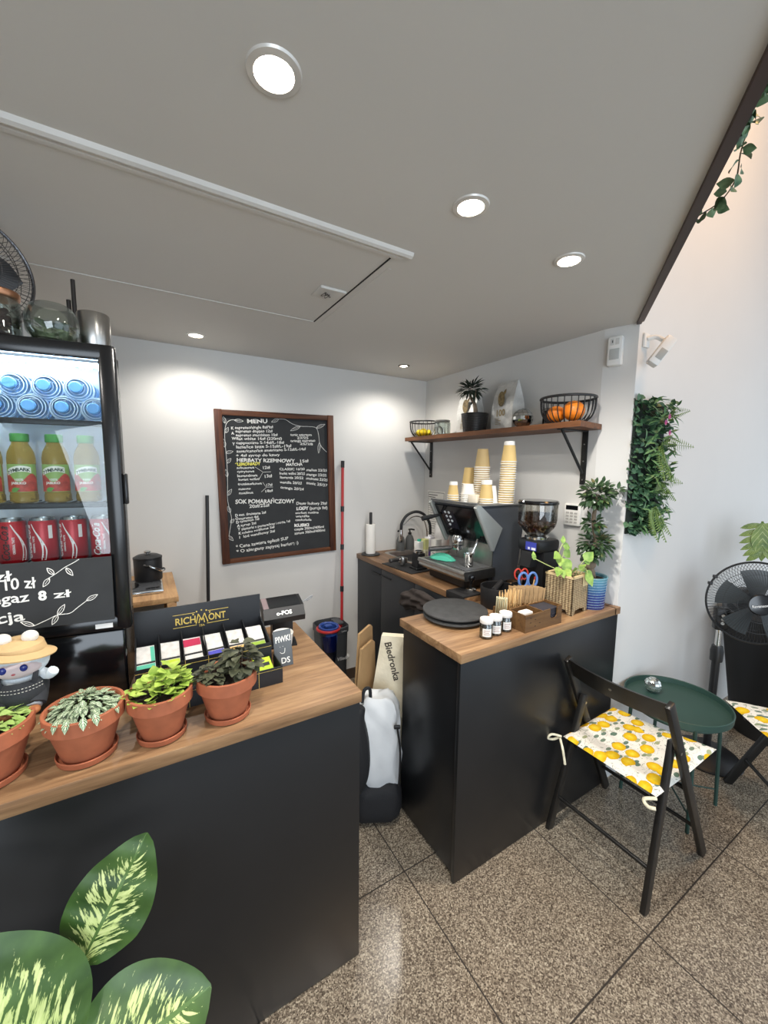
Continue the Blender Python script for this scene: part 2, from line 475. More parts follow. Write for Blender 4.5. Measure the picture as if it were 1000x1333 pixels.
MB().span((-W_ + .03, .05, HT - .060), (-.040, .062, HT - .048), .003).build('light_strip', emis('fridge_led', '#d4eaff', 42), fridge, smooth=0)
mb = MB()
for k in range(22): mb.ball((-.048 - .022 * k, .056, HT - .061), .0045, 8, 5)
mb.build('light_dots', emis('fridge_led_dots', '#f2f9ff', 60), fridge)
SHELF = mat('fridge_shelf', '#17191b', .35, metal=.4)
def fshelf(z, name='shelf'):
    m = MB(); m.span((-W_ + .024, .046, z - .016), (-.038, .060, z - .0005), .002)
    for k in range(20): m.tube([(-W_ + .035 + .026 * k, .055, z - .004), (-W_ + .035 + .026 * k, DP - .02, z - .004)], .0025, 6)
    m.build(name, SHELF, fridge)
Z1, Z2, Z3 = 1.822 - ZB, 1.588 - ZB, 1.408 - ZB
for z in (Z1, Z2, Z3): fshelf(z)

# --- water bottles lying on their sides, caps to the front
WATER = glass_solid('water_bottle_plastic', '#a9d6fb', .03, 1.22)
WCAP = mat('blue_cap', '#6fb0ec', .35)
WLAB = mat('water_label_blue', '#7fb6e8', .4)
wproto = None
def water(u, z, lab):
    global wproto
    if wproto is None:
        w = thing('water_bottle', lab, 'water bottle', (0, 0, 0), 0, 'water bottles lying on the top fridge shelf')
        Mx = Matrix.Rotation(-PI / 2, 4, 'X')       # bottle axis z -> +y
        MB(Mx).lathe([(.0125, .012), (.0135, .022), (.018, .026), (.024, .031), (.0285, .039), (.031, .050), (.0295, .056), (.031, .062), (.031, .085), (.0298, .092), (.031, .099), (.031, .150), (.027, .157), (0, .158)], seg=28, cap=False).build('bottle_body', WATER, w)
        MB(Mx).lathe([(0, 0), (.0115, .0), (.0135, .002), (.0138, .013), (0, .0135)], seg=24).build('cap', WCAP, w)
        m = MB(Mx)
        m.lathe([(.0155, .0235), (.0165, .0225), (.0165, .025)], seg=24, cap=False)
        for rr, zz in ((.0225, .0285), (.0275, .0365), (.0312, .051), (.0314, .0625)): m.ring((0, 0, zz), rr, .0011, 28, 4)
        m.build('rib', mat('bottle_rim_light', '#e6f4ff', .2), w)
        MB(Mx).lathe([(.0316, .1), (.0316, .145)], seg=28, cap=False).build('label_band', WLAB, w)
        wproto = w; r = w
    else: r = dup(wproto, label=lab)
    r.location = fw(u, .066, z); r.rotation_euler = (0, 0, FR + .06); r.scale = (1.17, .88, 1.17); return r
for k, (u, name) in enumerate(((-.074, 'rightmost of the lower row'), (-.149, 'second from the right in the lower row'), (-.224, 'third from the right in the lower row'), (-.299, 'fourth from the right in the lower row'))):
    water(u, 1.859, 'blue-capped water bottle lying in the fridge, ' + name)
for u, name in ((-.113, 'rightmost of the upper row'), (-.187, 'second from the right in the upper row'), (-.262, 'third from the right in the upper row')):
    water(u, 1.917, 'blue-capped water bottle lying in the fridge, ' + name)

# --- apple juice bottles
JUICE = NT('apple_juice'); JUICE.base('#cfae52', .06, 0, .6); JUICE.p.inputs['Transmission Weight'].default_value = .7; JUICE.p.inputs['IOR'].default_value = 1.3; JUICE = JUICE.m
GREENCAP = mat('green_cap', '#3f8f35', .4)
LAB_GREEN = mat('label_green', '#8fae5d', .45); LAB_RED = mat('label_red', '#b5402f', .5, var=.35, vscale=70); LAB_WHITE = mat('label_white', '#efece2', .5)
LAB_INK = mat('label_ink', '#1c3a22', .5); LEAFG = mat('label_leaf', '#5d9a45', .5)
def curved(fn, r, o=(0, 0, 0)):
    """wraps builder content drawn in the xz plane (y=thickness) round a cylinder facing -y"""
    t = MB(); fn(t)
    vs = []
    t.b.verts.index_update()
    for v in t.b.verts:
        a = v.co.x / r; q = r - v.co.y
        vs.append((o[0] + q * math.sin(a), o[1] - q * math.cos(a), o[2] + v.co.z))
    fs = [[v.index for v in f.verts] for f in t.b.faces]; t.b.free(); return vs, fs
def wrap(mb, fn, r):
    vs, fs = curved(fn, r); mb.add(vs, fs)
def grid_patch(m, x0, x1, z0, z1, n=12, y=0):
    v = []; f = []
    for k in range(n + 1):
        x = x0 + (x1 - x0) * k / n; v += [(x, y, z0), (x, y, z1)]
    for k in range(n): f.append((2 * k, 2 * k + 2, 2 * k + 3, 2 * k + 1))
    m.add(v, f)
jproto = None
def juice(u, lab, rz=0):
    global jproto
    if jproto is None:
        j = thing('juice_bottle', lab, 'juice bottle', (0, 0, 0), 0, 'apple juice bottles on the middle fridge shelf')
        MB().lathe([(0, .002), (.028, 0), (.0315, .004), (.0315, .02), (.030, .024), (.030, .105), (.0315, .11), (.0315, .125), (.029, .142), (.022, .158), (.0185, .165), (.0185, .172), (0, .172)], seg=28).build('bottle', JUICE, j)
        MB().lathe([(0, .170), (.0195, .170), (.021, .172), (.021, .190), (.0195, .193), (0, .193)], seg=24).build('cap', GREENCAP, j)
        R_ = .0318
        m = MB(); wrap(m, lambda t: grid_patch(t, -.045, .045, .030, .108, 16), R_); lb = m.build('label', LAB_GREEN, j)
        def red(t):
            n = 14; v = []; f = []
            for k in range(n + 1):
                x = -.0435 + .087 * k / n; v += [(x, -.0004, .0315), (x, -.0004, .070 + .012 * math.sin(k / n * PI * 3))]
            for k in range(n): f.append((2 * k, 2 * k + 2, 2 * k + 3, 2 * k + 1))
            t.add(v, f)
        m = MB(); wrap(m, red, R_); m.build('apple_print', LAB_RED, lb)
        def leafp(t): t.leaf((-.02, -.0008, .034), (1, 0, .35), (0, -1, 0), .022, .012, 0, 0, 2, 6)
        m = MB(); wrap(m, leafp, R_); m.build('leaf_print', LEAFG, lb)
        def arc(t):
            n = 14; v = []; f = []
            for k in range(n + 1):
                x = -.028 + .056 * k / n; z = .083 + .012 * (1 - ((k / n - .62) * 1.6) ** 2); v += [(x, -.0007, z - .0075), (x, -.0007, z + .0085)]
            for k in range(n): f.append((2 * k, 2 * k + 2, 2 * k + 3, 2 * k + 1))
            t.add(v, f)
        m = MB(); wrap(m, arc, R_); m.build('name_band', LAB_WHITE, lb)
        def nm(t):
            s_ = 'TYMBARK'
            for k, ch in enumerate(s_):
                x = -.0265 + .0073 * k; q = (x + .003 + .028) / .056; z = .083 + .012 * (1 - ((q - .62) * 1.6) ** 2)
                text_bm(t, ch, x, z - .0055, .0125, -.0010, bold=.0004, thick=.0001)
        m = MB(); wrap(m, nm, R_); m.build('lettering', LAB_INK, lb, smooth=0)
        def nm2(t):
            text_bm(t, '100%', -.010, .062, .009, -.0010, bold=.0002, thick=.0001); text_bm(t, 'JABŁKO', -.018, .0525, .0095, -.0010, bold=.0003, thick=.0001)
        m = MB(); wrap(m, nm2, R_); m.build('lettering', LAB_WHITE, lb, smooth=0)
        jproto = j; r = j
    else: r = dup(jproto, label=lab)
    r.location = fw(u, .088, Z2 + ZB); r.rotation_euler = (0, 0, FR + rz); return r
for u, nm_, rz in ((-.103, 'rightmost of its row', .12), (-.178, 'second from the right', .02), (-.256, 'third from the right', .05), (-.330, 'cut by the left picture edge', -.1)):
    juice(u, 'green-capped apple juice bottle in the fridge, ' + nm_, rz)

# --- red cola cans
CANRED = mat('can_red', '#b8101f', .3, metal=.25, spec=.6, var=.03); CANAL = mat('can_aluminium', '#c9cacb', .25, metal=1); CANW = mat('can_white', '#efeae6', .35)
CANDK = mat('can_dark_script', '#2a0a0d', .35)
def can(u, lab, rz, dark=False):
    c = thing('cola_can', lab, 'drink can', fw(u, .095, Z3 + ZB), FR + rz, 'red cola cans on the lower fridge shelf')
    MB().lathe([(.024, .0), (.0305, .007), (.033, .012), (.033, .121), (.0305, .127)], seg=32, cap=False).build('can_body', CANRED, c)
    MB().lathe([(0, .127), (.0245, .127), (.0255, .1335), (.0285, .1345), (.0305, .127)], seg=32, cap=False).lathe([(0, .003), (.022, .003), (.024, 0), (.0305, .007)], seg=32, cap=False).build('lid', CANAL, c)
    R_ = .0332
    def wave(t):
        P_ = smoothpts([(-.016, .119, .0012), (-.008, .100, .0018), (.002, .080, .0026), (.010, .058, .0042), (.0125, .038, .0056), (.009, .014, .0052)], 4)
        v = []
        for q in P_: v += [(q[0] - q[2], 0, q[1]), (q[0] + q[2], 0, q[1])]
        t.add(v, [(2 * k, 2 * k + 1, 2 * k + 3, 2 * k + 2) for k in range(len(P_) - 1)])
    m = MB(); wrap(m, wave, R_); m.build('wave_print', CANW, c)
    def scr(t):
        T_ = MB(); text_bm(T_, 'Coca-Cola', 0, 0, .030, 0, xe=.100, ze=0, bold=.0006, thick=.0001, shear=.35)
        T_.b.verts.index_update()
        t.add([(-.022 - v_.co.z, v_.co.y, .016 + v_.co.x) for v_ in T_.b.verts], [[q.index for q in f_.verts] for f_ in T_.b.faces]); T_.b.free()
    m = MB(); wrap(m, scr, R_ + .0001); m.build('script_lettering', CANDK if dark else CANW, c, smooth=0)
    def small(t):
        T_ = MB(); text_bm(T_, 'ORIGINAL TASTE', 0, 0, .0075, 0, xe=.048, ze=0, bold=.0002, thick=.0001)
        T_.b.verts.index_update()
        t.add([(-.010 - v_.co.z, v_.co.y, .035 + v_.co.x) for v_ in T_.b.verts], [[q.index for q in f_.verts] for f_ in T_.b.faces]); T_.b.free()
        grid_patch(t, .024, .034, .075, .113, 5)
    m = MB(); wrap(m, small, R_); m.build('small_print', CANW, c, smooth=0)
    return c
can(-.076, 'red cola can on the lower fridge shelf nearest the door hinge, script lettering showing', .62)
can(-.150, 'red cola can second from the right on the lower fridge shelf, white wave showing', -.12)
can(-.222, 'red cola can third from the right on the lower fridge shelf', -.1)
can(-.294, 'red cola can with dark script lettering at the left edge of the lower fridge shelf', .75, True)

# --- chalk price board hung on the fridge door
pb = thing('price_board', 'small black chalk price board with leaf drawings on the fridge door', 'price board', fw(-.04, -.004, 1.246), FR)
BOARD = mat('chalkboard_paint', '#2a2c2e', .8, var=.12, vscale=14)
MB().prism([(0, 0), (.002, .1875), (-.56, .181), (-.56, -.001)], -.006, 0, 'xz').build('panel', BOARD, pb)
mb = MB()
def pl(p):   # picture-board helper: u,z measured on the door plane -> board-local
    return (p[0] + .04, p[1] - 1.246)
text_bm(mb, 'zł', -.262, .1385, .040, -.0063, xe=-.224, ze=.139, bold=.0005)
text_bm(mb, '10 zł', -.2477, .1150, .044, -.0063, xe=-.1747, ze=.1155, bold=.0005, wob=.03)
text_bm(mb, 'niegaz', -.306, .0775, .038, -.0063, xe=-.192, ze=.0785, bold=.0005, wob=.03)
text_bm(mb, '8', -.172, .0785, .036, -.0063, bold=.0014)
text_bm(mb, 'zł', -.138, .080, .030, -.0063, xe=-.098, ze=.0805, bold=.0004)
text_bm(mb, 'kaucja', -.345, .0185, .040, -.0063, xe=-.205, ze=.0275, bold=.0005, wob=.03)
pb_w = mb.build('chalk_lettering', CHALK, pb, smooth=0)
def vine_leaf(m, a, b_, wd, y, r=.0010):
    a, b_ = Vector(a), Vector(b_); d_ = b_ - a; n_ = Vector((-d_.y, d_.x)).normalized()
    for sgn in (1, -1):
        stroke(m, [a + d_ * q + n_ * (sgn * wd * math.sin(PI * q ** .85)) for q in [k / 10 for k in range(11)]], r, y)
    stroke(m, [a, a + d_ * .7], r * .7, y)
mb = MB()
for st in ([(-.1466, .1378), (-.1293, .1493), (-.1073, .1658), (-.0853, .1782), (-.0741, .1859)], [(-.1863, .0077), (-.1587, .0198), (-.1329, .0312), (-.1052, .0323), (-.0848, .0476), (-.0618, .0655)]):
    stroke(mb, smoothpts([(q[0], q[1], 0) for q in st]), .0011, -.0063)
for a, b_ in (((-.1336, .1471), (-.148, .1668)), ((-.1054, .163), (-.0911, .1403)), ((-.1446, .1376), (-.160, .1150)), ((-.1863, .0077), (-.2154, .0226)), ((-.1329, .0312), (-.115, .0596)), ((-.1329, .0312), (-.1473, .0046)), ((-.0641, .0642), (-.0366, .079))):
    vine_leaf(mb, a, b_, .0055, -.0063)
mb.build('chalk_leaf_drawing', CHALK, pb)

# --- things standing on the fridge roof
ZT = ZB + HT
MESHM = mat('fan_guard_chrome', '#77777a', .25, metal=1)
fan = thing('desk_fan', 'round wire-caged metal desk fan standing on top of the drinks fridge', 'fan', fw(-.365, .165, ZT), FR)
MB().lathe([(0, 0), (.07, 0), (.072, .008), (.05, .016), (.014, .022), (.012, .07), (0, .07)], seg=28).build('base', MESHM, fan)
Mf = Matrix.Translation((0, 0, .205)) @ Matrix.Rotation(math.radians(38), 4, 'Z') @ Matrix.Rotation(PI / 2, 4, 'X')
mb = MB(Mf); Rg = .150
for side in (1, -1):
    for k in range(72):
        a = 2 * PI * k / 72; pts = []
        for i in range(9):
            q = i / 8; rr = .025 + (Rg - .025) * q; tw = side * .5 * q
            pts.append((rr * math.cos(a + tw), rr * math.sin(a + tw), side * .055 * math.sqrt(max(0, 1 - q ** 2.4))))
        mb.tube(pts, .0009, 4)
    for rr in (.06, .10, .13): mb.ring((0, 0, side * .055 * math.sqrt(1 - (rr / Rg) ** 2.4)), rr, .0012, 40, 4)
mb.build('guard', MESHM, fan)
MB(Mf).ring((0, 0, 0), Rg, .005, 56, 8).build('guard_rim', MESHM, fan)
mb = MB(Mf)
for k in range(3):
    a = 2 * PI * k / 3
    mb.leaf((.015 * math.cos(a), .015 * math.sin(a), 0), (math.cos(a), math.sin(a), 0), (math.sin(a) * .4, -math.cos(a) * .4, 1), .115, .10, .1, .1, 2, 6)
mb.lathe([(0, -.03), (.024, -.03), (.026, .03), (0, .034)], seg=20).build('blades', mat('fan_blade_grey', '#5d5e60', .3, metal=.8), fan)
MB(Mf).lathe([(0, .02), (.04, .03), (.042, .06), (.028, .095), (0, .10)], seg=24).build('motor', mat('fan_motor', '#4d4d50', .3, metal=.7), fan)

COPPER = mat('copper_lid', '#b98463', .3, metal=.85)
jar = thing('glass_jar', 'copper-lidded glass jar of dark dried fruit on top of the fridge', 'jar', fw(-.278, .085, ZT), FR)
MB().lathe([(.045, 0), (.05, .006), (.05, .095), (.045, .105), (.043, .112), (.041, .112), (.0475, .095), (.0475, .006), (.043, .003)], seg=32, cap=False).build('glass', GLASS, jar)
MB().lathe([(0, .106), (.049, .106), (.051, .110), (.051, .121), (.048, .124), (0, .124)], seg=32).build('lid', COPPER, jar)
mb = MB()
for k in range(70):
    a = rnd(0, 6.3); r_ = .042 * math.sqrt(rnd(0, 1)); z = rnd(.008, .085)
    mb.ball((r_ * math.cos(a), r_ * math.sin(a), z), (rnd(.006, .011), rnd(.004, .008), rnd(.004, .009)), 7, 5)
mb.build('dried_fruit', mat('dried_fruit', '#35191a', .5, var=.6, vscale=60), jar)

ter = thing('terrarium_bowl', 'round glass terrarium bowl with moss and leaves on top of the fridge', 'terrarium', fw(-.163, .098, ZT), FR)
MB().lathe([(.022, 0), (.046, .008), (.060, .032), (.063, .056), (.060, .080), (.050, .100), (.040, .108), (.038, .107), (.048, .098), (.058, .079), (.061, .056), (.058, .034), (.045, .010), (.0, .003)], seg=36, cap=False).build('glass', GLASS, ter)
mb = MB(); mb.lathe([(0, .004), (.044, .012), (.056, .034), (.03, .042), (0, .046)], seg=24)
mb.build('moss', mat('moss', '#7d8668', .95, var=.6, vscale=70, bump=1, bscale=150), ter)
mb = MB()
for k in range(12):
    a = k * 2.4; mb.leaf((.02 * math.cos(a), .02 * math.sin(a), .04), (math.cos(a), math.sin(a), rnd(.5, 1.6)), (0, 0, 1), .045, .03, .4, .1)
mb.build('foliage', leafmat('terrarium_leaf', '#3d5a34', '#6f8a58'), ter)

tin = thing('steel_canister', 'brushed steel canister at the right end of the fridge roof', 'canister', fw(-.082, .178, ZT), FR)
MB().lathe([(0, 0), (.041, 0), (.043, .003), (.043, .118), (.041, .122), (.037, .122), (.036, .118), (.036, .01), (0, .008)], seg=40).build('shell', STEEL, tin)
sharp = thing('knife_sharpening_rods', 'two upright dark steel rods standing between terrarium and canister on the fridge', 'metal rods', fw(-.134, .205, ZT), FR)
MB().span((-.022, -.010, 0), (.008, .012, .012), .003).build('foot', BLACK_METAL, sharp)
MB().tube([(0, 0, .01), (0, 0, .225)], .006, 12).build('rod', mat('dark_steel_rod', '#4e4b49', .3, metal=.8), sharp)
MB().tube([(-.015, .004, .01), (-.015, .004, .165)], .006, 12).build('rod', MATS['dark_steel_rod'], sharp)
# ================================================================== ON AND AROUND THE LEFT COUNTER
def pot_and_saucer(x, y, rim, h, lab, slab_, group='terracotta pots along the bar'):
    s = MB().lathe([(0, 0), (rim * .67, 0), (rim * .74, .004), (rim * .77, .017), (rim * .745, .019), (rim * .70, .008), (0, .007)], seg=36).build('saucer', TERRACOTTA, loc=(x, y, ZB))
    tag(s, slab_, 'saucer', 'terracotta saucers on the bar')
    p = thing('potted_plant', lab, 'potted plant', (x, y, ZB + .0075), 0, group)
    hh = h - .0075
    MB().lathe([(0, 0), (rim * .60, 0), (rim * .62, .003), (rim * .90, hh * .70), (rim * .905, hh * .71), (rim * .985, hh * .715), (rim, hh * .99), (rim * .985, hh), (rim * .92, hh), (rim * .90, hh * .98), (rim * .86, hh * .86), (0, hh * .86)], seg=44).build('pot', TERRACOTTA, p)
    m = MB(); N = 14
    m.lathe([(0, hh * .885), (rim * .5, hh * .875), (rim * .865, hh * .87)], seg=30, cap=False).build('soil', SOIL, p)
    return p, hh * .88
# fittonia leaf: green with pale veins
t = NT('fittonia_leaf'); uvn = t.node('ShaderNodeUVMap'); su = t.node('ShaderNodeSeparateXYZ'); t.l(uvn.outputs[0], su.inputs[0])
au = t.math('ABSOLUTE', t.math('SUBTRACT', su.outputs[0], .5))
sv = t.math('SUBTRACT', su.outputs[1], t.math('MULTIPLY', au, .8))
st_ = t.math('ABSOLUTE', t.math('SUBTRACT', t.math('FRACT', t.math('MULTIPLY', sv, 4.5)), .5))
v1 = t.math('LESS_THAN', st_, .13); v2 = t.math('LESS_THAN', au, .06)
t.base(t.mix(t.math('MAXIMUM', v1, v2), t.ramp(t.noise(t.coord('Object'), 60), [(.3, '#4b6a48'), (.7, '#6d8c62')]), '#d9dfc4'), .5)
FITT = t.m
LIME = leafmat('lime_mint_leaf', '#7d9c36', '#b9cf62', .5)
DARKLEAF = leafmat('dark_peperomia_leaf', '#34392c', '#5d5f49', .45)
LIGHTG = leafmat('light_green_leaf', '#7fa04a', '#b3cc7a', .5)
GSTEM = mat('green_stem', '#5d7a35', .5)
def dome_foliage(mb, n, R_, H_, z0, L0, L1, W_f, off=(0, 0), out=.9, bend=.4, shape=.45, droop=0, fold=.15):
    for k in range(n):
        a = rnd(0, 2 * PI); q = math.sqrt(rnd(0, 1)); rr = R_ * q
        z = z0 + H_ * (1 - q * q) * rnd(.45, 1.05) + .004
        L = rnd(L0, L1); d = Vector((math.cos(a) * out, math.sin(a) * out, rnd(.0, .8) - droop * q))
        mb.leaf((off[0] + rr * math.cos(a), off[1] + rr * math.sin(a), z), d, (rnd(-.3, .3), rnd(-.3, .3), 1), L, L * W_f, bend * rnd(.5, 1.3), fold, 1, 4, shape)
def stems(mb, n, R_, z0, H_, off=(0, 0), r=.0014):
    for k in range(n):
        a = rnd(0, 6.3); q = rnd(.1, 1) * R_
        mb.tube([(off[0] + .4 * q * math.cos(a), off[1] + .4 * q * math.sin(a), z0 - .004), (off[0] + q * math.cos(a), off[1] + q * math.sin(a), z0 + H_ * rnd(.4, .9))], r, 5)
P1 = (-.336, 1.180); P2 = (-.153, 1.165); P3 = (.009, 1.155); P4 = (.176, 1.160)
p, z = pot_and_saucer(*P1, .087, .135, 'terracotta pot with pale green seedlings under the plush doll, cut by the left picture edge', 'terracotta saucer under the leftmost pot below the plush doll')
m = MB(); dome_foliage(m, 130, .070, .030, z, .016, .028, .75); m.build('foliage', LIGHTG, p); m = MB(); stems(m, 14, .06, z, .02); m.build('stem', GSTEM, p)
p, z = pot_and_saucer(*P2, .084, .130, 'terracotta pot with white-veined fittonia, second pot from the left on the bar', 'terracotta saucer under the pot with white-veined leaves')
m = MB(); dome_foliage(m, 360, .069, .036, z, .013, .022, .55, droop=.3, bend=.6)
for a in (-1.9, -1.5, -2.2, -1.2, -.6): m.leaf((.072 * math.cos(a), .075 * math.sin(a), z + .022), (math.cos(a), math.sin(a), -.6), (math.cos(a), math.sin(a), 1), .028, .016, .5, .1, 2, 6)
m.build('foliage', FITT, p); m = MB(); stems(m, 14, .06, z, .02); m.build('stem', GSTEM, p)
p, z = pot_and_saucer(*P3, .078, .130, 'terracotta pot with lime green round leaves and chalky stains, third on the bar', 'terracotta saucer under the pot with lime green leaves')
m = MB(); dome_foliage(m, 60, .060, .030, z, .020, .032, .95, bend=.25, shape=.5, off=(-.005, 0)); dome_foliage(m, 46, .034, .055, z + .008, .022, .036, .95, off=(.028, .005), bend=.25, shape=.5)
m.leaf((-.010, 0, z + .052), (-.1, -.2, 1), (0, -1, .3), .032, .028, .1, .1); m.leaf((-.012, .004, z + .044), (-.9, -.2, .5), (0, -.6, 1), .028, .024, .1, .1); m.leaf((-.006, -.004, z + .044), (.9, -.3, .5), (0, -.6, 1), .028, .024, .1, .1)
m.build('foliage', LIME, p); m = MB(); stems(m, 16, .05, z, .04); m.tube([(-.008, 0, z - .005), (-.010, 0, z + .055)], .0018, 6); m.build('stem', GSTEM, p)
m = MB()
for k in range(5):
    a = -2.6 + .42 * k; Mx = Matrix.Translation((.0605 * math.cos(a), .0605 * math.sin(a), .066)) @ Matrix.Rotation(a + PI / 2, 4, 'Z') @ Matrix.Rotation(math.radians(-12), 4, 'X')
p, z = pot_and_saucer(*P4, .082, .130, 'terracotta pot with dark olive leaves in front of the tea display, rightmost on the bar', 'terracotta saucer under the rightmost pot with dark leaves')
m = MB(); dome_foliage(m, 75, .040, .034, z + .004, .020, .032, .72, off=(-.040, .0), shape=.5); dome_foliage(m, 90, .042, .085, z + .01, .026, .042, .75, off=(.040, .0), shape=.5, droop=.5)
m.build('foliage', DARKLEAF, p); m = MB(); stems(m, 10, .03, z, .03, (-.035, 0)); stems(m, 12, .035, z, .08, (.038, 0)); m.build('stem', mat('dark_stem', '#4b4034', .6), p)

# --- plush doll sitting in the first pot
SKIN = mat('plush_face', '#c9b9ba', .85); FUR = mat('plush_fur', '#ccd3d8', .95, bump=.6, bscale=160); CAPB = mat('beige_cap', '#c9a878', .85, bump=.2, bscale=200)
DENIM = mat('dark_denim', '#2b2d31', .85, bump=.2, bscale=260); EYE = mat('doll_eye', '#1c2a78', .2); FLUFF = mat('white_fluff', '#ded8cf', .95, bump=1, bscale=120)
d_ = thing('plush_doll', 'small plush doll in a beige cap and dark overalls sitting in the leftmost pot', 'doll', (-.282, 1.250, 1.103), -.02)
m = MB(); m.ball((0, 0, .060), (.045, .034, .045), 20, 12); m.ball((0, -.002, .118), (.058, .044, .044), 24, 14)
for s_ in (-1, 1): m.tube(smoothpts([(s_ * .036, -.006, .082), (s_ * .055, -.014, .076), (s_ * .066, -.020, .086)]), [.013] * 8 + [.012], 10); m.tube([(s_ * .020, -.004, .035), (s_ * .022, -.020, .012), (s_ * .023, -.028, .006)], [.022, .020, .017], 12)
body = m.build('body', FUR, d_, smooth=60)
MB().ball((0, -.014, .112), (.050, .036, .030), 22, 12).build('face', SKIN, d_)
for s_, n_ in ((-1, 'eye'), (1, 'eye')): MB().ball((s_ * .019 - .002, -.0475, .116), (.0075, .004, .0085), 14, 8).build('eye', EYE, d_)
MB().ball((-.002, -.049, .104), (.004, .0022, .0022), 10, 6).build('mouth', mat('doll_mouth', '#b5575c', .5), d_)
m = MB(); m.lathe([(.050, .138), (.053, .142), (.048, .160), (.034, .170), (0, .174)], seg=28, cap=False)
Mx = Matrix.Translation((.006, -.016, .146)) @ Matrix.Rotation(math.radians(-6), 4, 'X') @ Matrix.Rotation(math.radians(6), 4, 'Y')
m.lathe([(.046, .004), (.058, .0), (.070, -.004), (.069, -.007), (.056, -.004), (.044, -.001)], seg=32, cap=False, M=Mx)
m.build('cap', CAPB, d_)
for s_ in (-1, 1): MB().ball((s_ * .025, -.010, .178), (.017, .012, .015), 14, 10).build('ear', FLUFF, d_)
m = MB(); m.lathe([(.030, .012), (.046, .022), (.052, .045), (.050, .068), (.044, .078)], seg=26, cap=False)
for s_ in (-1, 1): m.tube([(s_ * .022, 0, .040), (s_ * .024, -.016, .022), (s_ * .024, -.026, .012)], [.030, .027, .025], 14)
for s_ in (-1, 1): m.tube(smoothpts([(s_ * .030, -.034, .072), (s_ * .034, -.032, .090), (s_ * .030, .005, .098)]), .006, 6)
m.build('overalls', DENIM, d_, smooth=60)
m = MB()
for k in range(16):
    a = -PI / 2 + (k - 7.5) * .13
    for zz in (.066, .058): m.tube([(.0515 * math.cos(a), .0515 * math.sin(a), zz), (.0515 * math.cos(a + .07), .0515 * math.sin(a + .07), zz)], .0007, 4)
m.build('stitching', mat('white_thread', '#d8d4cb', .8), d_)
for s_ in (-1, 1): MB().ball((s_ * .024, -.040, .004), (.016, .017, .011), 14, 8).build('shoe', mat('doll_shoe', '#a5683f', .6), d_)

# --- tea display
TEA = mat('tea_box_black', '#17191d', .5, var=.08)
tb = thing('tea_display_box', 'black tea display box with gold lettering on the header card, beside the fridge', 'display box', (-.052, 1.50, ZB))
w = .406
MB().span((0, -.004, .0), (w, .002, .2345), .0008).build('header_card', TEA, tb)
m = MB(); zt = .118; yf = -.150
def wallp(a, b): m.span(a, b, .0005)
# stepped tray: sloping packet bays on top, a lower drawer in front on the right
m.prism([(-.004, 0), (-.004, .150), (yf, .104), (yf, 0)], 0, .004, 'yz'); m.prism([(-.004, 0), (-.004, .150), (yf, .104), (yf, 0)], w - .004, w, 'yz')
m.span((0, yf - .003, 0), (w, yf, .104)); m.prism([(-.004, .112), (-.004, .116), (yf, .068), (yf, .064)], .004, w - .004, 'yz')
m.build('tray', TEA, tb, smooth=0)
for k in range(1, 6):
    x = w * k / 6; MB().prism([(-.006, .114), (-.006, .148), (yf + .001, .101), (yf + .001, .066)], x - .0015, x + .0015, 'yz').build('divider', TEA, tb, smooth=0)
m = MB(); m.span((0, yf - .10, 0), (w + .010, yf - .097, .058), .0005); m.span((w + .007, yf - .097, 0), (w + .010, yf, .058), .0005); m.span((0, yf - .097, 0), (.003, yf - .003, .058)); m.span((.003, yf - .097, .012), (w + .007, yf - .003, .015))
m.build('lower_tray', TEA, tb, smooth=0)
m = MB()
m.span((0, yf - .0036, .0905), (w, yf - .0030, .0915)); m.span((0, yf - .1006, .0505), (w + .010, yf - .1000, .0512))
for k in range(1, 6): m.span((w * k / 6 - .0006, yf - .0036, 0), (w * k / 6 + .0006, yf - .003, .104)); m.span((w * k / 6 - .0006, yf - .1006, 0), (w * k / 6 + .0006, yf - .1, .058))
m.build('gold_line', GOLD, tb, smooth=0)
m = MB()
text_bm(m, 'RICH', .118, .168, .034, -.0046, xe=.183, ze=.168, bold=.0005, thick=.0003)
text_bm(m, 'ONT', .224, .168, .034, -.0046, xe=.282, ze=.168, bold=.0005, thick=.0003)
for q in ((.184, .163, .192, .196), (.192, .196, .2025, .172), (.2025, .172, .212, .196), (.212, .196, .222, .163), (.193, .163, .1965, .180), (.211, .163, .208, .180)): m.tube([(q[0], -.0046, q[1]), (q[2], -.0046, q[3])], .0018, 6)
for k in range(5):
    a = PI * (.15 + .7 * k / 4); m.box((.2025 + .030 * math.cos(a), -.0046, .187 + .022 * math.sin(a)), (.0045, .0008, .0045))
text_bm(m, 'TEA', .192, .150, .011, -.0046, thick=.0003)
for z_, a, b in ((.203, .112, .182), (.203, .224, .292), (.158, .112, .186), (.158, .219, .292)): m.span((a, -.0048, z_ - .0008), (b, -.0040, z_ + .0008))
m.build('lettering', GOLD, tb, smooth=0)
SACHET = mat('tea_sachet_silver', '#cfcdc9', .35, var=.12, vscale=60)
cols = [('#58b59a', 'teal'), ('#b9cc3a', 'lime green'), ('#b0304f', 'crimson'), ('#4a4bb0', 'violet blue'), ('#dcb067', 'pale orange'), ('#8fae3f', 'moss green')]
sl = math.atan2(.048, .146)
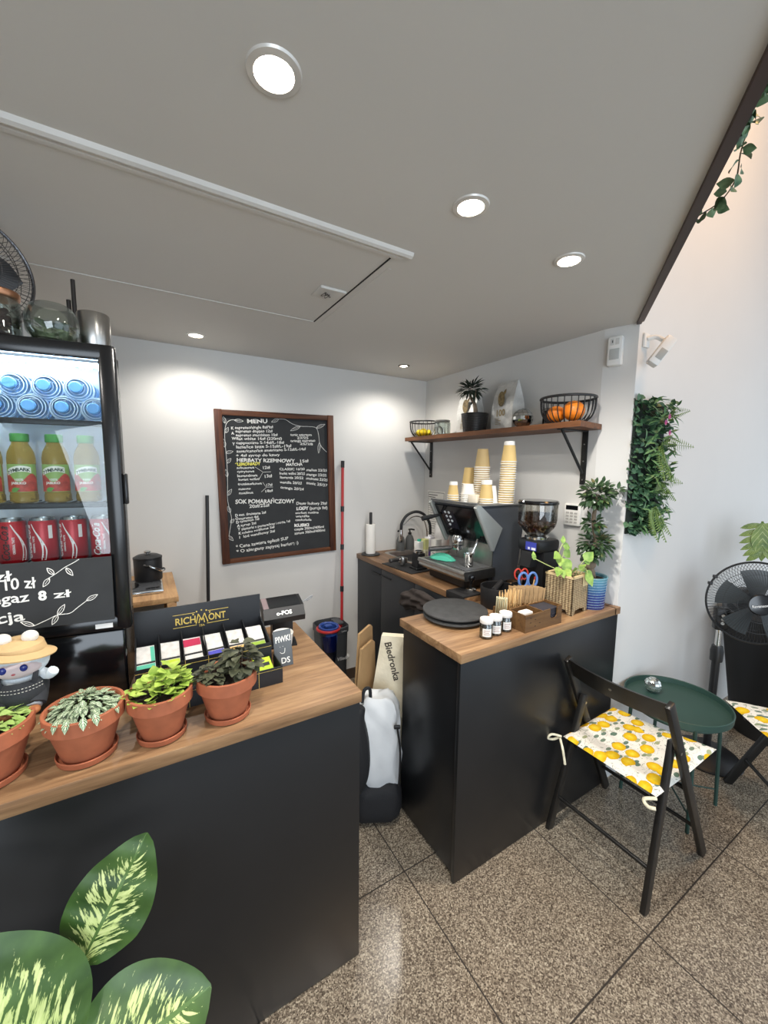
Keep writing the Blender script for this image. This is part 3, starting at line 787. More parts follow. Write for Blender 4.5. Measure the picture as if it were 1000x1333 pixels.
for k, (cc, nm_) in enumerate(cols):
    x0 = -.058 + w * k / 6 + .009
    q = thing('tea_packet', 'silver and %s tea packet in the top row of the tea display box' % nm_, 'tea packet', (x0, 1.50 + yf + .012, ZB + .0745), 0, 'tea packets in the display box')
    q.rotation_euler = (sl + .14, 0, [.03, -.02, .02, .06, 0, 0][k])
    MB().prism([(0, 0), (.052, 0), (.053, .104), (-.001, .106)], 0, .012, 'xy').build('packet', SACHET, q, smooth=0)
    CM = mat('tea_' + nm_, cc, .4)
    if nm_ == 'crimson': MB().span((.0, .070, .0121), (.052, .100, .0126)).build('colour_band', CM, q, smooth=0)
    else: MB().span((.001, .002, .0121), (.051, .032, .0126)).build('colour_band', CM, q, smooth=0)
    if nm_ == 'teal': MB().span((.041, .036, .0121), (.052, .100, .0126)).build('colour_band', CM, q, smooth=0)
    MB().span((.0, .034, .0121), (.052, .041, .0127)).build('name_strip', mat('tea_strip', '#26282a', .5), q, smooth=0)
for k, (x, cc, nm_) in enumerate(((.346, '#b4d436', 'bright lime'), (.276, '#7b8a3a', 'olive'))):
    q = thing('tea_packet', '%s tea packet in the lower drawer of the tea display%s' % (nm_, ', beside the chalk sign' if k == 0 else ''), 'tea packet', (-.058 + x, 1.50 + yf - .088, ZB + .018), 0, 'tea packets in the display box')
    q.rotation_euler = (.42, 0, .05)
    MB().span((0, 0, 0), (.058, .082, .010), .001).build('packet', mat('tea_' + nm_, cc, .4), q, smooth=0)
    m = MB(); text_bm(m, 'TEA', .012, .05, .014, -.0002, thick=.0002, M=Matrix.Rotation(PI / 2, 4, 'X').inverted() @ Matrix.Translation((0, 0, 0)))
    m.b.free(); MB().span((.008, .046, .0101), (.050, .060, .0106)).build('name_strip', MATS['tea_strip'], q, smooth=0)

# --- card terminal on its stand
ct = thing('card_terminal', 'black card payment terminal on a stand behind the tea display', 'card terminal', (.448, 1.535, ZB), -.12)
MB().prism([(-.052, -.035), (.052, -.035), (.058, .040), (-.058, .040)], 0, .006).prism([(-.040, -.014), (.040, -.014), (.043, .022), (-.043, .022)], .006, .125).build('stand', BLACK_PLASTIC, ct, smooth=30)
Mt = Matrix.Translation((0, -.010, .128)) @ Matrix.Rotation(math.radians(-2), 4, 'Y')
MB(Mt).prism([(-.058, -.012), (-.064, .010), (-.040, .044), (.052, .058), (.060, .036), (.030, -.014), (-.03, -.022)], -.078, .078, 'yz').build('head', BLACK_PLASTIC, ct, smooth=0)
Ms = Mt @ Matrix.Translation((0, -.0520, .0285)) @ Matrix.Rotation(math.atan2(.034, .024), 4, 'X')
MB(Mt).prism([(-.0395, .0450), (.050, .0588), (.050, .0594), (-.0395, .0456)], -.052, .066, 'yz').build('screen', BLACK_GLOSS, ct, smooth=0)
MB(Mt).prism([(-.0395, .0450), (.050, .0588), (.050, .0596), (-.0395, .0458)], -.075, -.055, 'yz').build('keypad', mat('terminal_keys', '#7d6c6e', .5), ct, smooth=0)
m = MB(); text_bm(m, 'o-POS', -.030, -.009, .022, 0, bold=.0008, thick=.0002, M=Mt @ Matrix.Translation((0, -.0525, .0275)) @ Matrix.Rotation(math.radians(-36), 4, 'X'))
m.build('lettering', CHALK, ct, smooth=0)
m = MB(Mt); m.tube(smoothpts([(.078, -.02, .045), (.105, -.02, .060), (.118, -.02, .066), (.112, -.02, .056), (.094, -.02, .048)]), .0028, 7); m.build('pen_loop', mat('grey_plastic', '#8a8b8b', .4), ct)
cup = thing('tip_cup', 'white paper cup behind the small chalk sign', 'cup', (.415, 1.415, ZB))
MB().lathe([(.026, 0), (.037, .098), (.0385, .100), (.0375, .102), (.036, .1), (.0255, .004), (0, .004)], seg=32, cap=False).build('cup_body', PAPER, cup)
MB().lathe([(0, .012), (.027, .012)], seg=24, cap=False).build('cup_bottom', PAPER, cup)
sg = thing('chalk_sign', 'small slate sign chalked with a smiley, leaning on the white cup beside the tea display', 'sign', (.398, 1.352, ZB), .0)
Mg = Matrix.Rotation(math.radians(-14), 4, 'X')
MB(Mg).span((-.030, -.002, 0.0005), (.035, .002, .128), .0006).build('panel', mat('grey_slate_sign', '#565b5f', .7, var=.12), sg)
m = MB(Mg); text_bm(m, 'PIWKI', -.024, .086, .030, -.0024, xe=.031, ze=.088, bold=.0004); text_bm(m, ': )', .004, 0, .03, -.0024) if 0 else None
for q in ((-.008, .070), (.002, .071)): m.ball((q[0], -.0024, q[1]), .0014, 6, 4)
stroke(m, smoothpts([(-.010, .052, 0), (-.003, .047, 0), (.006, .049, 0), (.009, .064, 0)]), .0012, -.0024)
text_bm(m, 'DS', -.009, .012, .028, -.0024, bold=.0004); m.build('chalk_lettering', CHALK, sg, smooth=0)

# --- little table against the back wall with scale and ice bucket
st = thing('side_table', 'light wood side table against the back wall behind the fridge', 'table', (-.24, 2.47, .028))
WT = wood('pale_wood_table', ['#8a6744', '#a9825a', '#bb9468', '#c6a177'], 'y', .5)
MB().span((-.36, -.27, .985), (.36, .27, 1.012), .002).build('table_top', WT, st)
MB().span((.335, -.262, .022), (.35, .262, .985), .001).build('side_panel', WT, st)
for x, y in ((-.34, -.25), (.325, -.25), (-.34, .25), (.325, .25)): MB().span((x - .018, y - .018, -.028), (x + .018, y + .018, .985), .002).build('leg', WT, st)
sc_ = thing('induction_plate', 'flat silver-rimmed glass plate on the side table under the black ice bucket', 'hotplate', (-.085, 2.42, 1.040))
MB().span((-.16, -.125, 0), (.145, .125, .022), .010).build('base', CHROME, sc_)
MB().span((-.15, -.115, .0222), (.135, .115, .0250), .001).build('glass_top', mat('grey_glass_top', '#4a4c4f', .12, spec=.6), sc_)
MB().lathe([(0, .0255), (.085, .0255), (.085, .0275), (0, .0275)], (-.05, -.01, 0), 36).build('disc', BLACK_GLOSS, sc_)
m = MB()
for k in range(3): m.lathe([(0, .0252), (.010, .0252), (.010, .029), (0, .029)], (.075 + .022 * k, -.095, 0), 14)
m.build('button', BLACK_PLASTIC, sc_)
ib = thing('ice_bucket', 'black lidded ice bucket with chrome knob and side handle by the back wall', 'bucket', (-.005, 2.52, 1.0655))
MB().lathe([(0, 0), (.066, 0), (.068, .004), (.069, .115), (.068, .118), (0, .118)], seg=40).build('body', mat('black_leather_bucket', '#1b1b1d', .45, bump=.2), ib)
MB().lathe([(.0705, .118), (.0705, .128), (.05, .139), (.016, .143), (0, .143)], seg=40).build('lid', BLACK_PLASTIC, ib)
MB().lathe([(0, .142), (.008, .142), (.008, .148), (.017, .152), (.018, .158), (.010, .163), (0, .164)], seg=24).build('knob', CHROME, ib)
m = MB(); m.tube(smoothpts([(-.020, -.072, .098), (.02, -.085, .082), (.060, -.060, .058), (.074, -.012, .050)]), .006, 8); m.build('handle', CHROME, ib)
MB().ball((.072, -.006, .050), .011, 12, 8).build('handle_joint', BLACK_PLASTIC, ib)

# --- leaning broom handle
bh = thing('broom', 'thin black broom handle leaning on the back wall left of the chalkboard', 'broom', (.285, 2.62, 0))
MB().tube([(0, 0, .06), (.051, .118, 1.507)], .0105, 12).build('handle', BLACK_METAL, bh)
MB().span((-.14, -.03, .055), (.14, .03, .095), .01).build('head', BLACK_PLASTIC, bh)
m = MB()
for k in range(56): m.tube([(-.13 + .0047 * k, rnd(-.02, .02), .06), (-.13 + .0047 * k + rnd(-.01, .01), rnd(-.03, .03), .001)], .0016, 4)
m.build('bristles', BLACK_PLASTIC, bh)

# --- chalk menu board
mbd = thing('menu_chalkboard', 'large wood-framed chalkboard with the handwritten drinks menu on the back wall', 'chalkboard', (.807, A - .001, 1.557))
mbd.rotation_euler = (0, -math.radians(1.15), 0)
MB().span((-.37, -.010, -.475), (.37, -.002, .475)).build('panel', BOARD, mbd, smooth=0)
fr_ = []
MB().span((-.404, -.028, -.497), (-.358, 0, .499), .003).build('frame', WOOD_FRAME_Z, mbd)
MB().span((.356, -.028, -.497), (.402, 0, .499), .003).build('frame', WOOD_FRAME_Z, mbd)
MB().span((-.3585, -.026, .462), (.3565, 0, .497), .003).build('frame', WOOD_FRAME_X, mbd)
MB().span((-.3585, -.026, -.496), (.3565, 0, -.466), .003).build('frame', WOOD_FRAME_X, mbd)

MENU_T=[
('MENU', -0.204, 0.419, -0.071, 0.427, 0.03),
('espresso/single 8zł/9zł', -0.282, 0.379, -0.034, 0.393, 0.019),
('espresso doppio 12zł', -0.28, 0.357, -0.039, 0.366, 0.019),
('espresso macchiato 10zł', -0.279, 0.332, -0.005, 0.342, 0.019),
('flat white 16zł (220ml)', -0.277, 0.309, 0.022, 0.318, 0.019),
('cappuccino S-14zł/L-18zł', -0.279, 0.283, 0.038, 0.292, 0.019),
('latte/ice latte S-15zł/L-19zł', -0.281, 0.255, 0.088, 0.268, 0.021),
('americano/ice americano S-12zł/L-14zł', -0.279, 0.228, 0.192, 0.249, 0.02),
('+ 4zł syrop do kawy', -0.285, 0.201, 0.004, 0.208, 0.019),
('HERBATY RZEMNOWY', -0.282, 0.17, 0.109, 0.163, 0.027),
('15zł', 0.141, 0.16, 0.21, 0.166, 0.023),
('*LEMONIADY', -0.29, 0.143, -0.129, 0.148, 0.022),
('arbuzowa', -0.284, 0.123, -0.171, 0.125, 0.016),
('cytrynowa', -0.282, 0.099, -0.172, 0.1, 0.016),
('lawendowa', -0.283, 0.07, -0.152, 0.072, 0.018),
('kwiat wiśni', -0.277, 0.046, -0.142, 0.048, 0.016),
('truskawkowa', -0.281, 0.016, -0.126, 0.017, 0.018),
('mango', -0.279, -0.016, -0.201, -0.014, 0.016),
('malina', -0.278, -0.043, -0.185, -0.042, 0.017),
('12zł', -0.119, 0.119, -0.066, 0.123, 0.022),
('13zł', -0.11, 0.061, -0.054, 0.065, 0.022),
('17zł', -0.1, 0.003, -0.054, 0.006, 0.019),
('18zł', -0.11, -0.038, -0.053, -0.035, 0.018),
('MATCHA', 0.044, 0.14, 0.164, 0.141, 0.021),
('CLASSIC 16/20', -0.003, 0.11, 0.178, 0.108, 0.018),
('kwiat wiśni 20/22', -0.004, 0.081, 0.179, 0.075, 0.019),
('lawenda 20/22', -0.002, 0.054, 0.166, 0.045, 0.019),
('wanilia 20/22', -0.003, 0.021, 0.154, 0.008, 0.019),
('orange 20/24', -0.002, -0.015, 0.166, -0.037, 0.02),
('malina 23/25', 0.19, 0.102, 0.348, 0.095, 0.019),
('mango 23/25', 0.189, 0.07, 0.343, 0.059, 0.02),
('mokotai 23/25', 0.186, 0.043, 0.35, 0.024, 0.02),
('tonic 25/27', 0.187, 0.01, 0.348, -0.016, 0.021),
('tonic espresso', 0.083, 0.346, 0.239, 0.35, 0.018),
('23/25', 0.13, 0.326, 0.213, 0.328, 0.017),
('orange espresso', 0.082, 0.304, 0.264, 0.31, 0.019),
('25/28', 0.148, 0.285, 0.245, 0.284, 0.017),
('SOK POMARAŃCZOWY', -0.303, -0.103, 0.097, -0.122, 0.032),
('20zł/25zł', -0.216, -0.137, -0.081, -0.136, 0.024),
('ext. śmietana 2zł', -0.285, -0.187, -0.106, -0.182, 0.018),
('espresso 4zł', -0.286, -0.212, -0.158, -0.206, 0.017),
('cynamon 1zł', -0.282, -0.231, -0.153, -0.222, 0.017),
('syrop 2zł', -0.277, -0.258, -0.174, -0.248, 0.017),
('plasterki z pomarańczy i mięta 1zł', -0.272, -0.283, 0.06, -0.255, 0.018),
('mleko roślinne 2zł', -0.271, -0.309, -0.052, -0.286, 0.016),
('lód waniliowy 2zł', -0.263, -0.335, -0.05, -0.315, 0.018),
('* Cena zawiera opłatę SUP', -0.313, -0.401, 0.042, -0.379, 0.024),
('* O alergeny zapytaj baristę :)', -0.312, -0.433, 0.114, -0.419, 0.023),
('Deser lodowy 29zł', 0.107, -0.134, 0.342, -0.148, 0.022),
('LODY', 0.108, -0.173, 0.2, -0.174, 0.025),
('(porcja 9zł)', 0.205, -0.176, 0.345, -0.181, 0.024),
('sorbet malina', 0.099, -0.2, 0.275, -0.208, 0.017),
('wanilia', 0.101, -0.225, 0.203, -0.23, 0.018),
('czekolada', 0.097, -0.25, 0.218, -0.257, 0.017),
('KUBKI', 0.088, -0.292, 0.198, -0.296, 0.023),
('ciepłe 300ml/400ml', 0.087, -0.32, 0.313, -0.319, 0.02),
('zimne 300ml/400ml', 0.088, -0.349, 0.321, -0.345, 0.02),
]
YB = -.0104
mw = MB(); mh = MB(); my = MB()
for txt, x, z, xe, ze, h in MENU_T:
    tgt = my if 'LEMON' in txt else (mh if txt in ('MENU', 'HERBATY RZEMNOWY', 'SOK POMARAŃCZOWY', 'MATCHA', 'LODY', 'KUBKI') else mw)
    if tgt is mh: mh = MB(); tgt = mh
    text_bm(tgt, txt, x, z, h * (1.22 if tgt is not mw else 1.3), YB, xe, ze, bold=(.0016 if txt in ('LODY', 'KUBKI') else .0010 if tgt is not mw else .0004), thick=.0004, wob=.05)
    if tgt is mh: mh.build('chalk_heading', CHALK, mbd, smooth=0)
mh = MB()
VERT_ = [('K', -0.306, 0.376), ('A', -0.305, 0.344), ('W', -0.304, 0.311), ('Y', -0.302, 0.276)], [('D', -0.309, -0.189), ('O', -0.308, -0.212), ('D', -0.305, -0.235), ('A', -0.299, -0.259), ('T', -0.296, -0.282), ('K', -0.293, -0.31), ('I', -0.29, -0.338)]
for grp_ in VERT_:
    mh = MB()
    for ch, x, z in grp_: text_bm(mh, ch, x, z, .024, YB, bold=.0008, thick=.0004)
    mh.build('chalk_heading', CHALK, mbd, smooth=0)
mw.build('chalk_lettering', CHALK, mbd, smooth=0)
my.build('chalk_heading', CHALK_YELLOW, mbd, smooth=0)
mv = MB()
for st in ( [(-0.261, 0.434), (-0.299, 0.436), (-0.331, 0.413), (-0.345, 0.353), (-0.346, 0.275), (-0.343, 0.214), (-0.342, 0.109), (-0.345, 0.02), (-0.35, -0.069), (-0.341, -0.141), (-0.332, -0.196), (-0.342, -0.259), (-0.354, -0.313)],  [(0.004, 0.456), (0.051, 0.455), (0.099, 0.428), (0.157, 0.414), (0.218, 0.414), (0.274, 0.406), (0.291, 0.353), (0.296, 0.305), (0.313, 0.271), (0.349, 0.237)]):
    stroke(mv, smoothpts([(q[0], q[1], 0) for q in st]), .0016, YB)
for a, b, c_, d2_ in  [(-0.34, 0.413, -0.349, 0.455), (-0.282, 0.435, -0.227, 0.431), (-0.34, 0.353, -0.322, 0.388), (-0.349, 0.262, -0.355, 0.314), (-0.345, 0.227, -0.3, 0.236), (-0.342, 0.161, -0.315, 0.192), (-0.344, 0.073, -0.352, 0.122), (-0.349, -0.047, -0.321, -0.007), (-0.337, -0.16, -0.352, -0.118), (-0.339, -0.228, -0.316, -0.205), (-0.358, -0.313, -0.328, -0.348), (0.006, 0.456, -0.044, 0.433), (0.157, 0.413, 0.084, 0.38), (0.274, 0.406, 0.342, 0.435), (0.296, 0.305, 0.287, 0.228)]:
    vine_leaf(mv, (a, b), (c_, d2_), .0095, YB, .0014)
for st in ( [(-0.166, 0.135), (-0.115, 0.1), (-0.147, 0.046)],  [(-0.113, 0.099), (-0.062, 0.101)],  [(-0.12, 0.031), (-0.097, -0.004), (-0.132, -0.034)],  [(-0.094, -0.003), (-0.052, -0.003)]):
    stroke(mv, st, .0013, YB)
mv.build('chalk_vine_drawing', CHALK, mbd)
# ================================================================== SINK COUNTER AND COFFEE MACHINE
ZS = 1.02
XF = 1.404
cab = thing('base_cabinet', 'anthracite base cabinet under the sink along the right-hand wall', 'cabinet', (XF + .3, 2.13, 0))
m = MB(); m.span((-.27, -.62, .08), (.345, .62, .985)); m.span((-.25, -.62, 0), (.345, .62, .08)); m.build('body', mat('cabinet_carcass', '#1b1d20', .5), cab, smooth=0)
CABF = mat('cabinet_front', '#25282c', .45, var=.05)
for y0, y1 in ((.262, .622), (-.150, .256), (-.62, -.156)):
    dr = MB().span((-.290, y0, .085), (-.271, y1, .978), .0015).build('door', CABF, cab)
    yh = y0 + .07 if y0 > .2 else y1 - .07
    MB().span((-.300, yh - .065, .930), (-.289, yh + .065, .936), .001).build('handle', BLACK_METAL, dr)
wt = MB(); wt.span((0, 1.512, ZS - .036), (.21, A - .001, ZS), .001); wt.span((.53, 1.512, ZS - .036), (B - XF, A - .001, ZS), .001)
wt.span((.2095, 1.512, ZS - .036), (.5305, 2.29, ZS), .001); wt.span((.2095, 2.66, ZS - .036), (.5305, A - .001, ZS), .001)
tag(wt.build('worktop', WOOD_TOP_Y, loc=(XF, 0, 0)), 'darker oak worktop with the sink and coffee machine along the right wall', 'worktop')
sk = thing('sink', 'stainless steel sink basin set into the worktop near the corner', 'sink', (XF + .37, 2.475, ZS))
m = MB()
m.lathe([(0, -.034), (.02, -.034), (.022, -.03)], seg=20, cap=False)
def rr(w_, h_, r, n=6):
    out = []
    for cx, cy, a0 in ((w_ - r, h_ - r, 0), (-w_ + r, h_ - r, PI / 2), (-w_ + r, -h_ + r, PI), (w_ - r, -h_ + r, 1.5 * PI)):
        for k in range(n + 1): out.append((cx + r * math.cos(a0 + PI / 2 * k / n), cy + r * math.sin(a0 + PI / 2 * k / n)))
    return out
rings = [(.175, .212, .05, .0008), (.173, .210, .05, .003), (.156, .184, .06, .003), (.153, .181, .06, -.004), (.145, .172, .06, -.150), (.11, .14, .06, -.165)]
vv = []; ff = []; n_ = 28
for a, b, r_, z in rings: vv += [(q[0], q[1], z) for q in rr(a, b, r_)]
for i in range(len(rings) - 1):
    for k in range(n_): ff.append((i * n_ + k, i * n_ + (k + 1) % n_, (i + 1) * n_ + (k + 1) % n_, (i + 1) * n_ + k))
ff.append([(len(rings) - 1) * n_ + k for k in range(n_)])
MB().add(vv, ff).build('basin', STEEL, sk)
m.b.free(); MB().lathe([(0, -.163), (.022, -.163), (.024, -.166), (0, -.166)], seg=20).build('drain', CHROME, sk)
fa = thing('kitchen_faucet', 'arched kitchen faucet with black hose and chrome spray head over the sink', 'faucet', (1.975, 2.56, ZS))
MB().lathe([(0, 0), (.026, 0), (.026, .006), (.020, .012), (.019, .10), (.014, .105), (0, .105)], seg=24).build('base', CHROME, fa)
arc_ = [(0, 0, .10), (0, 0, .17), (-.008, .005, .235), (-.05, .025, .300), (-.11, .050, .322), (-.175, .075, .295), (-.215, .090, .235), (-.222, .093, .175)]
MB().tube(smoothpts(arc_, 6), .0115, 12).build('hose', BLACK_PLASTIC, fa)
MB().tube(smoothpts([(-.02, .01, .10), (-.03, .012, .19), (-.055, .025, .262), (-.10, .045, .285), (-.15, .065, .272), (-.19, .082, .225)], 6), .005, 10).tube([(-.19, .082, .225), (-.222, .093, .205)], .004, 8).build('spring_bar', CHROME, fa)
MB().lathe([(0, .080), (.016, .080), (.019, .090), (.014, .15), (.013, .178), (0, .178)], (-.222, .093, 0), 20).build('spray_head', CHROME, fa)
MB().tube([(.0, -.018, .06), (.0, -.065, .085)], .006, 10).build('lever', CHROME, fa)
pr = thing('paper_towel_holder', 'black paper towel holder at the far end of the sink worktop', 'paper towel holder', (1.480, 2.664, ZS))
MB().lathe([(0, 0), (.072, 0), (.074, .004), (.070, .010), (0, .011)], seg=40).build('base', BLACK_METAL, pr)
MB().lathe([(0, .01), (.006, .01), (.006, .235), (.0115, .236), (.0115, .325), (.009, .33), (0, .33)], seg=20).build('pole', BLACK_METAL, pr)
rl = MB().lathe([(.012, .0), (.036, .0), (.037, .004), (.037, .222), (.036, .226), (.012, .226), (.012, 0)], seg=36, cap=False).build('paper_towel_roll', PAPER, loc=(1.480, 2.664, ZS + .0115))
tag(rl, 'white roll of paper towel standing on the black holder', 'paper towel')
SOAP = mat('grey_soap_bottle', '#5d5f5f', .5)
sp = thing('soap_dispenser', 'grey soap dispenser with black pump, the left one of two behind the sink', 'soap dispenser', (1.775, 2.690, ZS), .4, 'soap dispensers behind the sink')
MB().lathe([(0, 0), (.036, 0), (.037, .004), (.034, .085), (.026, .110), (.013, .122), (.012, .126), (0, .126)], seg=28).build('bottle', SOAP, sp)
MB().lathe([(0, .126), (.014, .126), (.014, .142), (.006, .144), (.006, .160), (0, .16)], seg=16).tube([(.012, 0, .166), (-.010, 0, .168), (-.040, 0, .162)], .007, 8).build('pump', BLACK_PLASTIC, sp)
dup(sp, (1.865, 2.690, ZS), 2.9, 'grey soap dispenser with black pump, the right one of two, nearer the faucet')
BM = mat('black_rubber_mat', '#141416', .7, bump=.2)
mt = tag(MB().span((-.085, -.165, 0), (.085, .165, .006), .002).build('rubber_mat', BM, loc=(1.500, 2.205, ZS)), 'black rubber mat on the worktop between sink and coffee machine', 'mat')
mt.rotation_euler.z = .08
ts = thing('tamping_stand', 'black tamping stand block on the rubber mat in front of the sink', 'tamping stand', (1.545, 2.125, ZS + .006))
MB().span((-.045, -.045, 0), (.045, .045, .012), .004).prism([(-.030, .012), (.034, .012), (.030, .105), (-.022, .105)], -.034, .034, 'xz').build('block', BLACK_PLASTIC, ts, smooth=0)
MB().lathe([(.024, .105), (.030, .106), (.030, .120), (.024, .121), (.024, .105)], (.004, 0, 0), 24, cap=False).build('ring', CHROME, ts)
def portafilter(name, label, loc, rot):
    p_ = thing(name, label, 'portafilter', loc); p_.rotation_euler = rot
    MB().lathe([(0, -.038), (.012, -.038), (.014, -.026), (.030, -.024), (.034, -.016), (.034, .014), (.031, .014), (.030, -.006), (0, -.010)], seg=28).build('basket', STEEL, p_)
    MB().tube([(-.030, 0, 0), (-.055, 0, .0)], .007, 10).build('neck', CHROME, p_)
    MB().tube(smoothpts([(-.052, 0, 0), (-.08, 0, .001), (-.13, 0, .0), (-.160, 0, -.004)]), [.010, .011, .012, .013, .0135, .0135, .013, .0125, .012, .013, .0145, .015, .010], 12).build('handle', mat('portafilter_handle', '#2d2c2c', .45), p_)
    return p_
portafilter('portafilter', 'spare chrome portafilter with dark handle propped against the tamping stand', (1.500, 2.245, ZS + .047), (0, math.radians(8), math.radians(25)))
# cartons and bottles beyond the mat
def carton(lab, x, y, wd, dp, h, cols, rz, cap=None):
    c_ = thing('drink_carton', lab, 'carton', (x, y, ZS), rz, 'cartons beside the coffee machine')
    MB().span((-wd / 2, -dp / 2, 0), (wd / 2, dp / 2, h), .002).build('box', mat('carton_' + cols[0], cols[0], .5), c_)
    m_ = MB(); m_.span((-wd / 2 - .0006, -dp / 2 - .0006, h * .12), (wd / 2 + .0006, dp / 2 + .0006, h * .6)); m_.build('print_band', mat('carton_' + cols[1], cols[1], .5), c_, smooth=0)
    m_ = MB()
    for k in range(5): m_.span((-wd / 2 - .0012, -dp * .3, h * (.2 + .07 * k)), (-wd / 2 - .0006, dp * (.1 + .06 * (k % 3)), h * (.225 + .07 * k))); m_.span((-wd * .3, -dp / 2 - .0012, h * (.2 + .07 * k)), (wd * (.1 + .06 * (k % 3)), -dp / 2 - .0006, h * (.225 + .07 * k)))
    m_.build('small_print', mat('carton_ink', '#3a3a3c', .6), c_, smooth=0)
    if cap: MB().lathe([(0, h), (.014, h), (.014, h + .014), (0, h + .015)], seg=16).build('cap', mat('cap_' + cap, cap, .4), c_)
    return c_
carton('white carton with teal cap, nearest the faucet', 1.628, 2.232, .050, .045, .165, ('#e3e2dd', '#cfcfc9'), .2, '#2fa58a')
carton('pale yellow-green carton between the white one and the purple one', 1.668, 2.222, .040, .045, .180, ('#c9c987', '#d8d4b8'), .2)
carton('purple and white carton standing in the middle of the carton row', 1.712, 2.222, .052, .05, .190, ('#e6e2e6', '#4e2f7d'), .2, '#e8e6e8')
carton('white printed carton nearest the coffee machine', 1.715, 2.150, .06, .045, .185, ('#dedbd4', '#e4e2dc'), .15)
ob = thing('spray_bottle', 'orange cleaning bottle with pink cap behind the coffee machine handle', 'bottle', (1.955, 2.19, ZS))
MB().lathe([(0, 0), (.042, 0), (.044, .01), (.044, .16), (.03, .195), (.016, .205), (0, .205)], seg=28).build('bottle_body', mat('orange_bottle', '#c9501f', .35), ob)
MB().lathe([(0, .203), (.02, .203), (.021, .235), (.012, .25), (0, .252)], seg=20).build('cap', mat('pink_cap', '#c97fa2', .4), ob)
wb = thing('white_plastic_bag', 'crumpled white plastic bag against the wall behind the faucet', 'bag', (1.985, 2.40, ZS))
t_ = MB(); t_.ball((0, 0, .15), (.055, .10, .15), 24, 18)
for v_ in t_.b.verts: v_.co += Vector((math.sin(v_.co.z * 60 + v_.co.y * 40), math.cos(v_.co.x * 50 + v_.co.z * 70), 0)) * .006
t_.build('bag_body', mat('white_bag', '#e6e5e2', .45), wb, smooth=60)
t_ = MB(); t_.tube(smoothpts([(-.01, -.03, .27), (-.02, -.02, .33), (-.02, .02, .33), (-.01, .03, .27)]), .006, 6); t_.build('handle', MATS['white_bag'], wb)

# ---- espresso machine (front towards the barista, -x)
EM_BODY = mat('espresso_body', '#3a3e44', .4, var=.05)
EM_SILVER = mat('espresso_silver', '#a4a8a6', .38, metal=.6, var=.05)
em = thing('espresso_machine', 'dark grey espresso machine with silver side wings on the sink worktop', 'coffee machine', (1.68, 1.795, ZS))
def X(x): return x - 1.68
ya, yb = -.205, .172
P_ = lambda pts: [(X(a), b - ZS) for a, b in pts]
MB().prism(P_([(1.545, 1.487), (1.90, 1.487), (1.915, 1.33), (1.875, 1.045), (1.68, 1.045), (1.68, 1.262), (1.655, 1.272)]), ya, yb, 'xz').build('body', EM_BODY, em, smooth=0)
MB().prism(P_([(1.5, 1.032), (1.86, 1.032), (1.86, 1.046), (1.70, 1.086), (1.49, 1.086)]), ya + .03, yb - .03, 'xz').build('base', BLACK_PLASTIC, em, smooth=0)
for sx in (1.55, 1.82):
    for sy in (-.15, .15): MB().lathe([(0, 0), (.02, 0), (.018, .013), (0, .013)], (X(sx), sy - .015, 0), 16).build('foot', BLACK_PLASTIC, em)
for s0, s1 in ((ya - .022, ya - .0005), (yb + .0005, yb + .022)):
    MB().prism(P_([(1.517, 1.482), (1.526, 1.496), (1.545, 1.498), (1.722, 1.362), (1.662, 1.236), (1.655, 1.236)]), s0, s1, 'xz').build('side_wing', EM_SILVER, em, smooth=0)
    c0 = (s0 + s1) / 2
    MB().tube([(X(1.522), c0, 1.488 - ZS), (X(1.658), c0, 1.240 - ZS)], .0125, 12).build('wing_edge', EM_SILVER, em)
MB().prism(P_([(1.545, 1.470), (1.652, 1.275), (1.657, 1.278), (1.550, 1.474)]), ya + .001, yb - .001, 'xz').build('front_panel', BLACK_GLOSS, em, smooth=0)
m = MB(); m.span((X(1.530), ya - .012, 1.4875 - ZS), (X(1.905), yb + .012, 1.495 - ZS), .003); m.tube([(X(1.53), ya - .01, 1.503 - ZS), (X(1.53), yb + .01, 1.503 - ZS)], .006, 8)
m.build('cup_tray', mat('cup_tray_grey', '#77797a', .35, metal=.6), em)
MB().span((X(1.674), ya + .002, 1.140 - ZS), (X(1.6795), yb - .002, 1.262 - ZS)).build('splash_panel', STEEL, em, smooth=0)
# keypad with white buttons
nrmv = Vector((-.195, 0, -.107)).normalized(); alo = Vector((.107, 0, -.195)).normalized()
m = MB(); m.prism([(0, 0), (0, 0), (0, 0)], 0, 0) if 0 else None
base_p = Vector((X(1.545), 0, 1.470 - ZS))
for i in range(4):
    for j_ in range(2):
        if i == 3 and j_: continue
        p0 = base_p + alo * (.045 + .030 * i) + nrmv * .001; p0.y = .090 - .034 * j_
        MB().lathe([(0, 0), (.0085, 0), (.0085, .003), (0, .0035)], seg=14, M=frame_to(nrmv, loc=p0)).build('button', mat('button_white', '#cfd3d6', .3), em)
p0 = base_p + alo * .035 + nrmv * .0005; m.box((0, 0, 0), (.13, .11, .001), M=Matrix.Translation(base_p + alo * .10 + Vector((0, .073, 0))) @ Matrix(((alo.x, 0, nrmv.x, 0), (0, 1, 0, 0), (alo.z, 0, nrmv.z, 0), (0, 0, 0, 1)))); m.build('keypad', mat('keypad_blue_black', '#1b1d2a', .25), em, smooth=0)
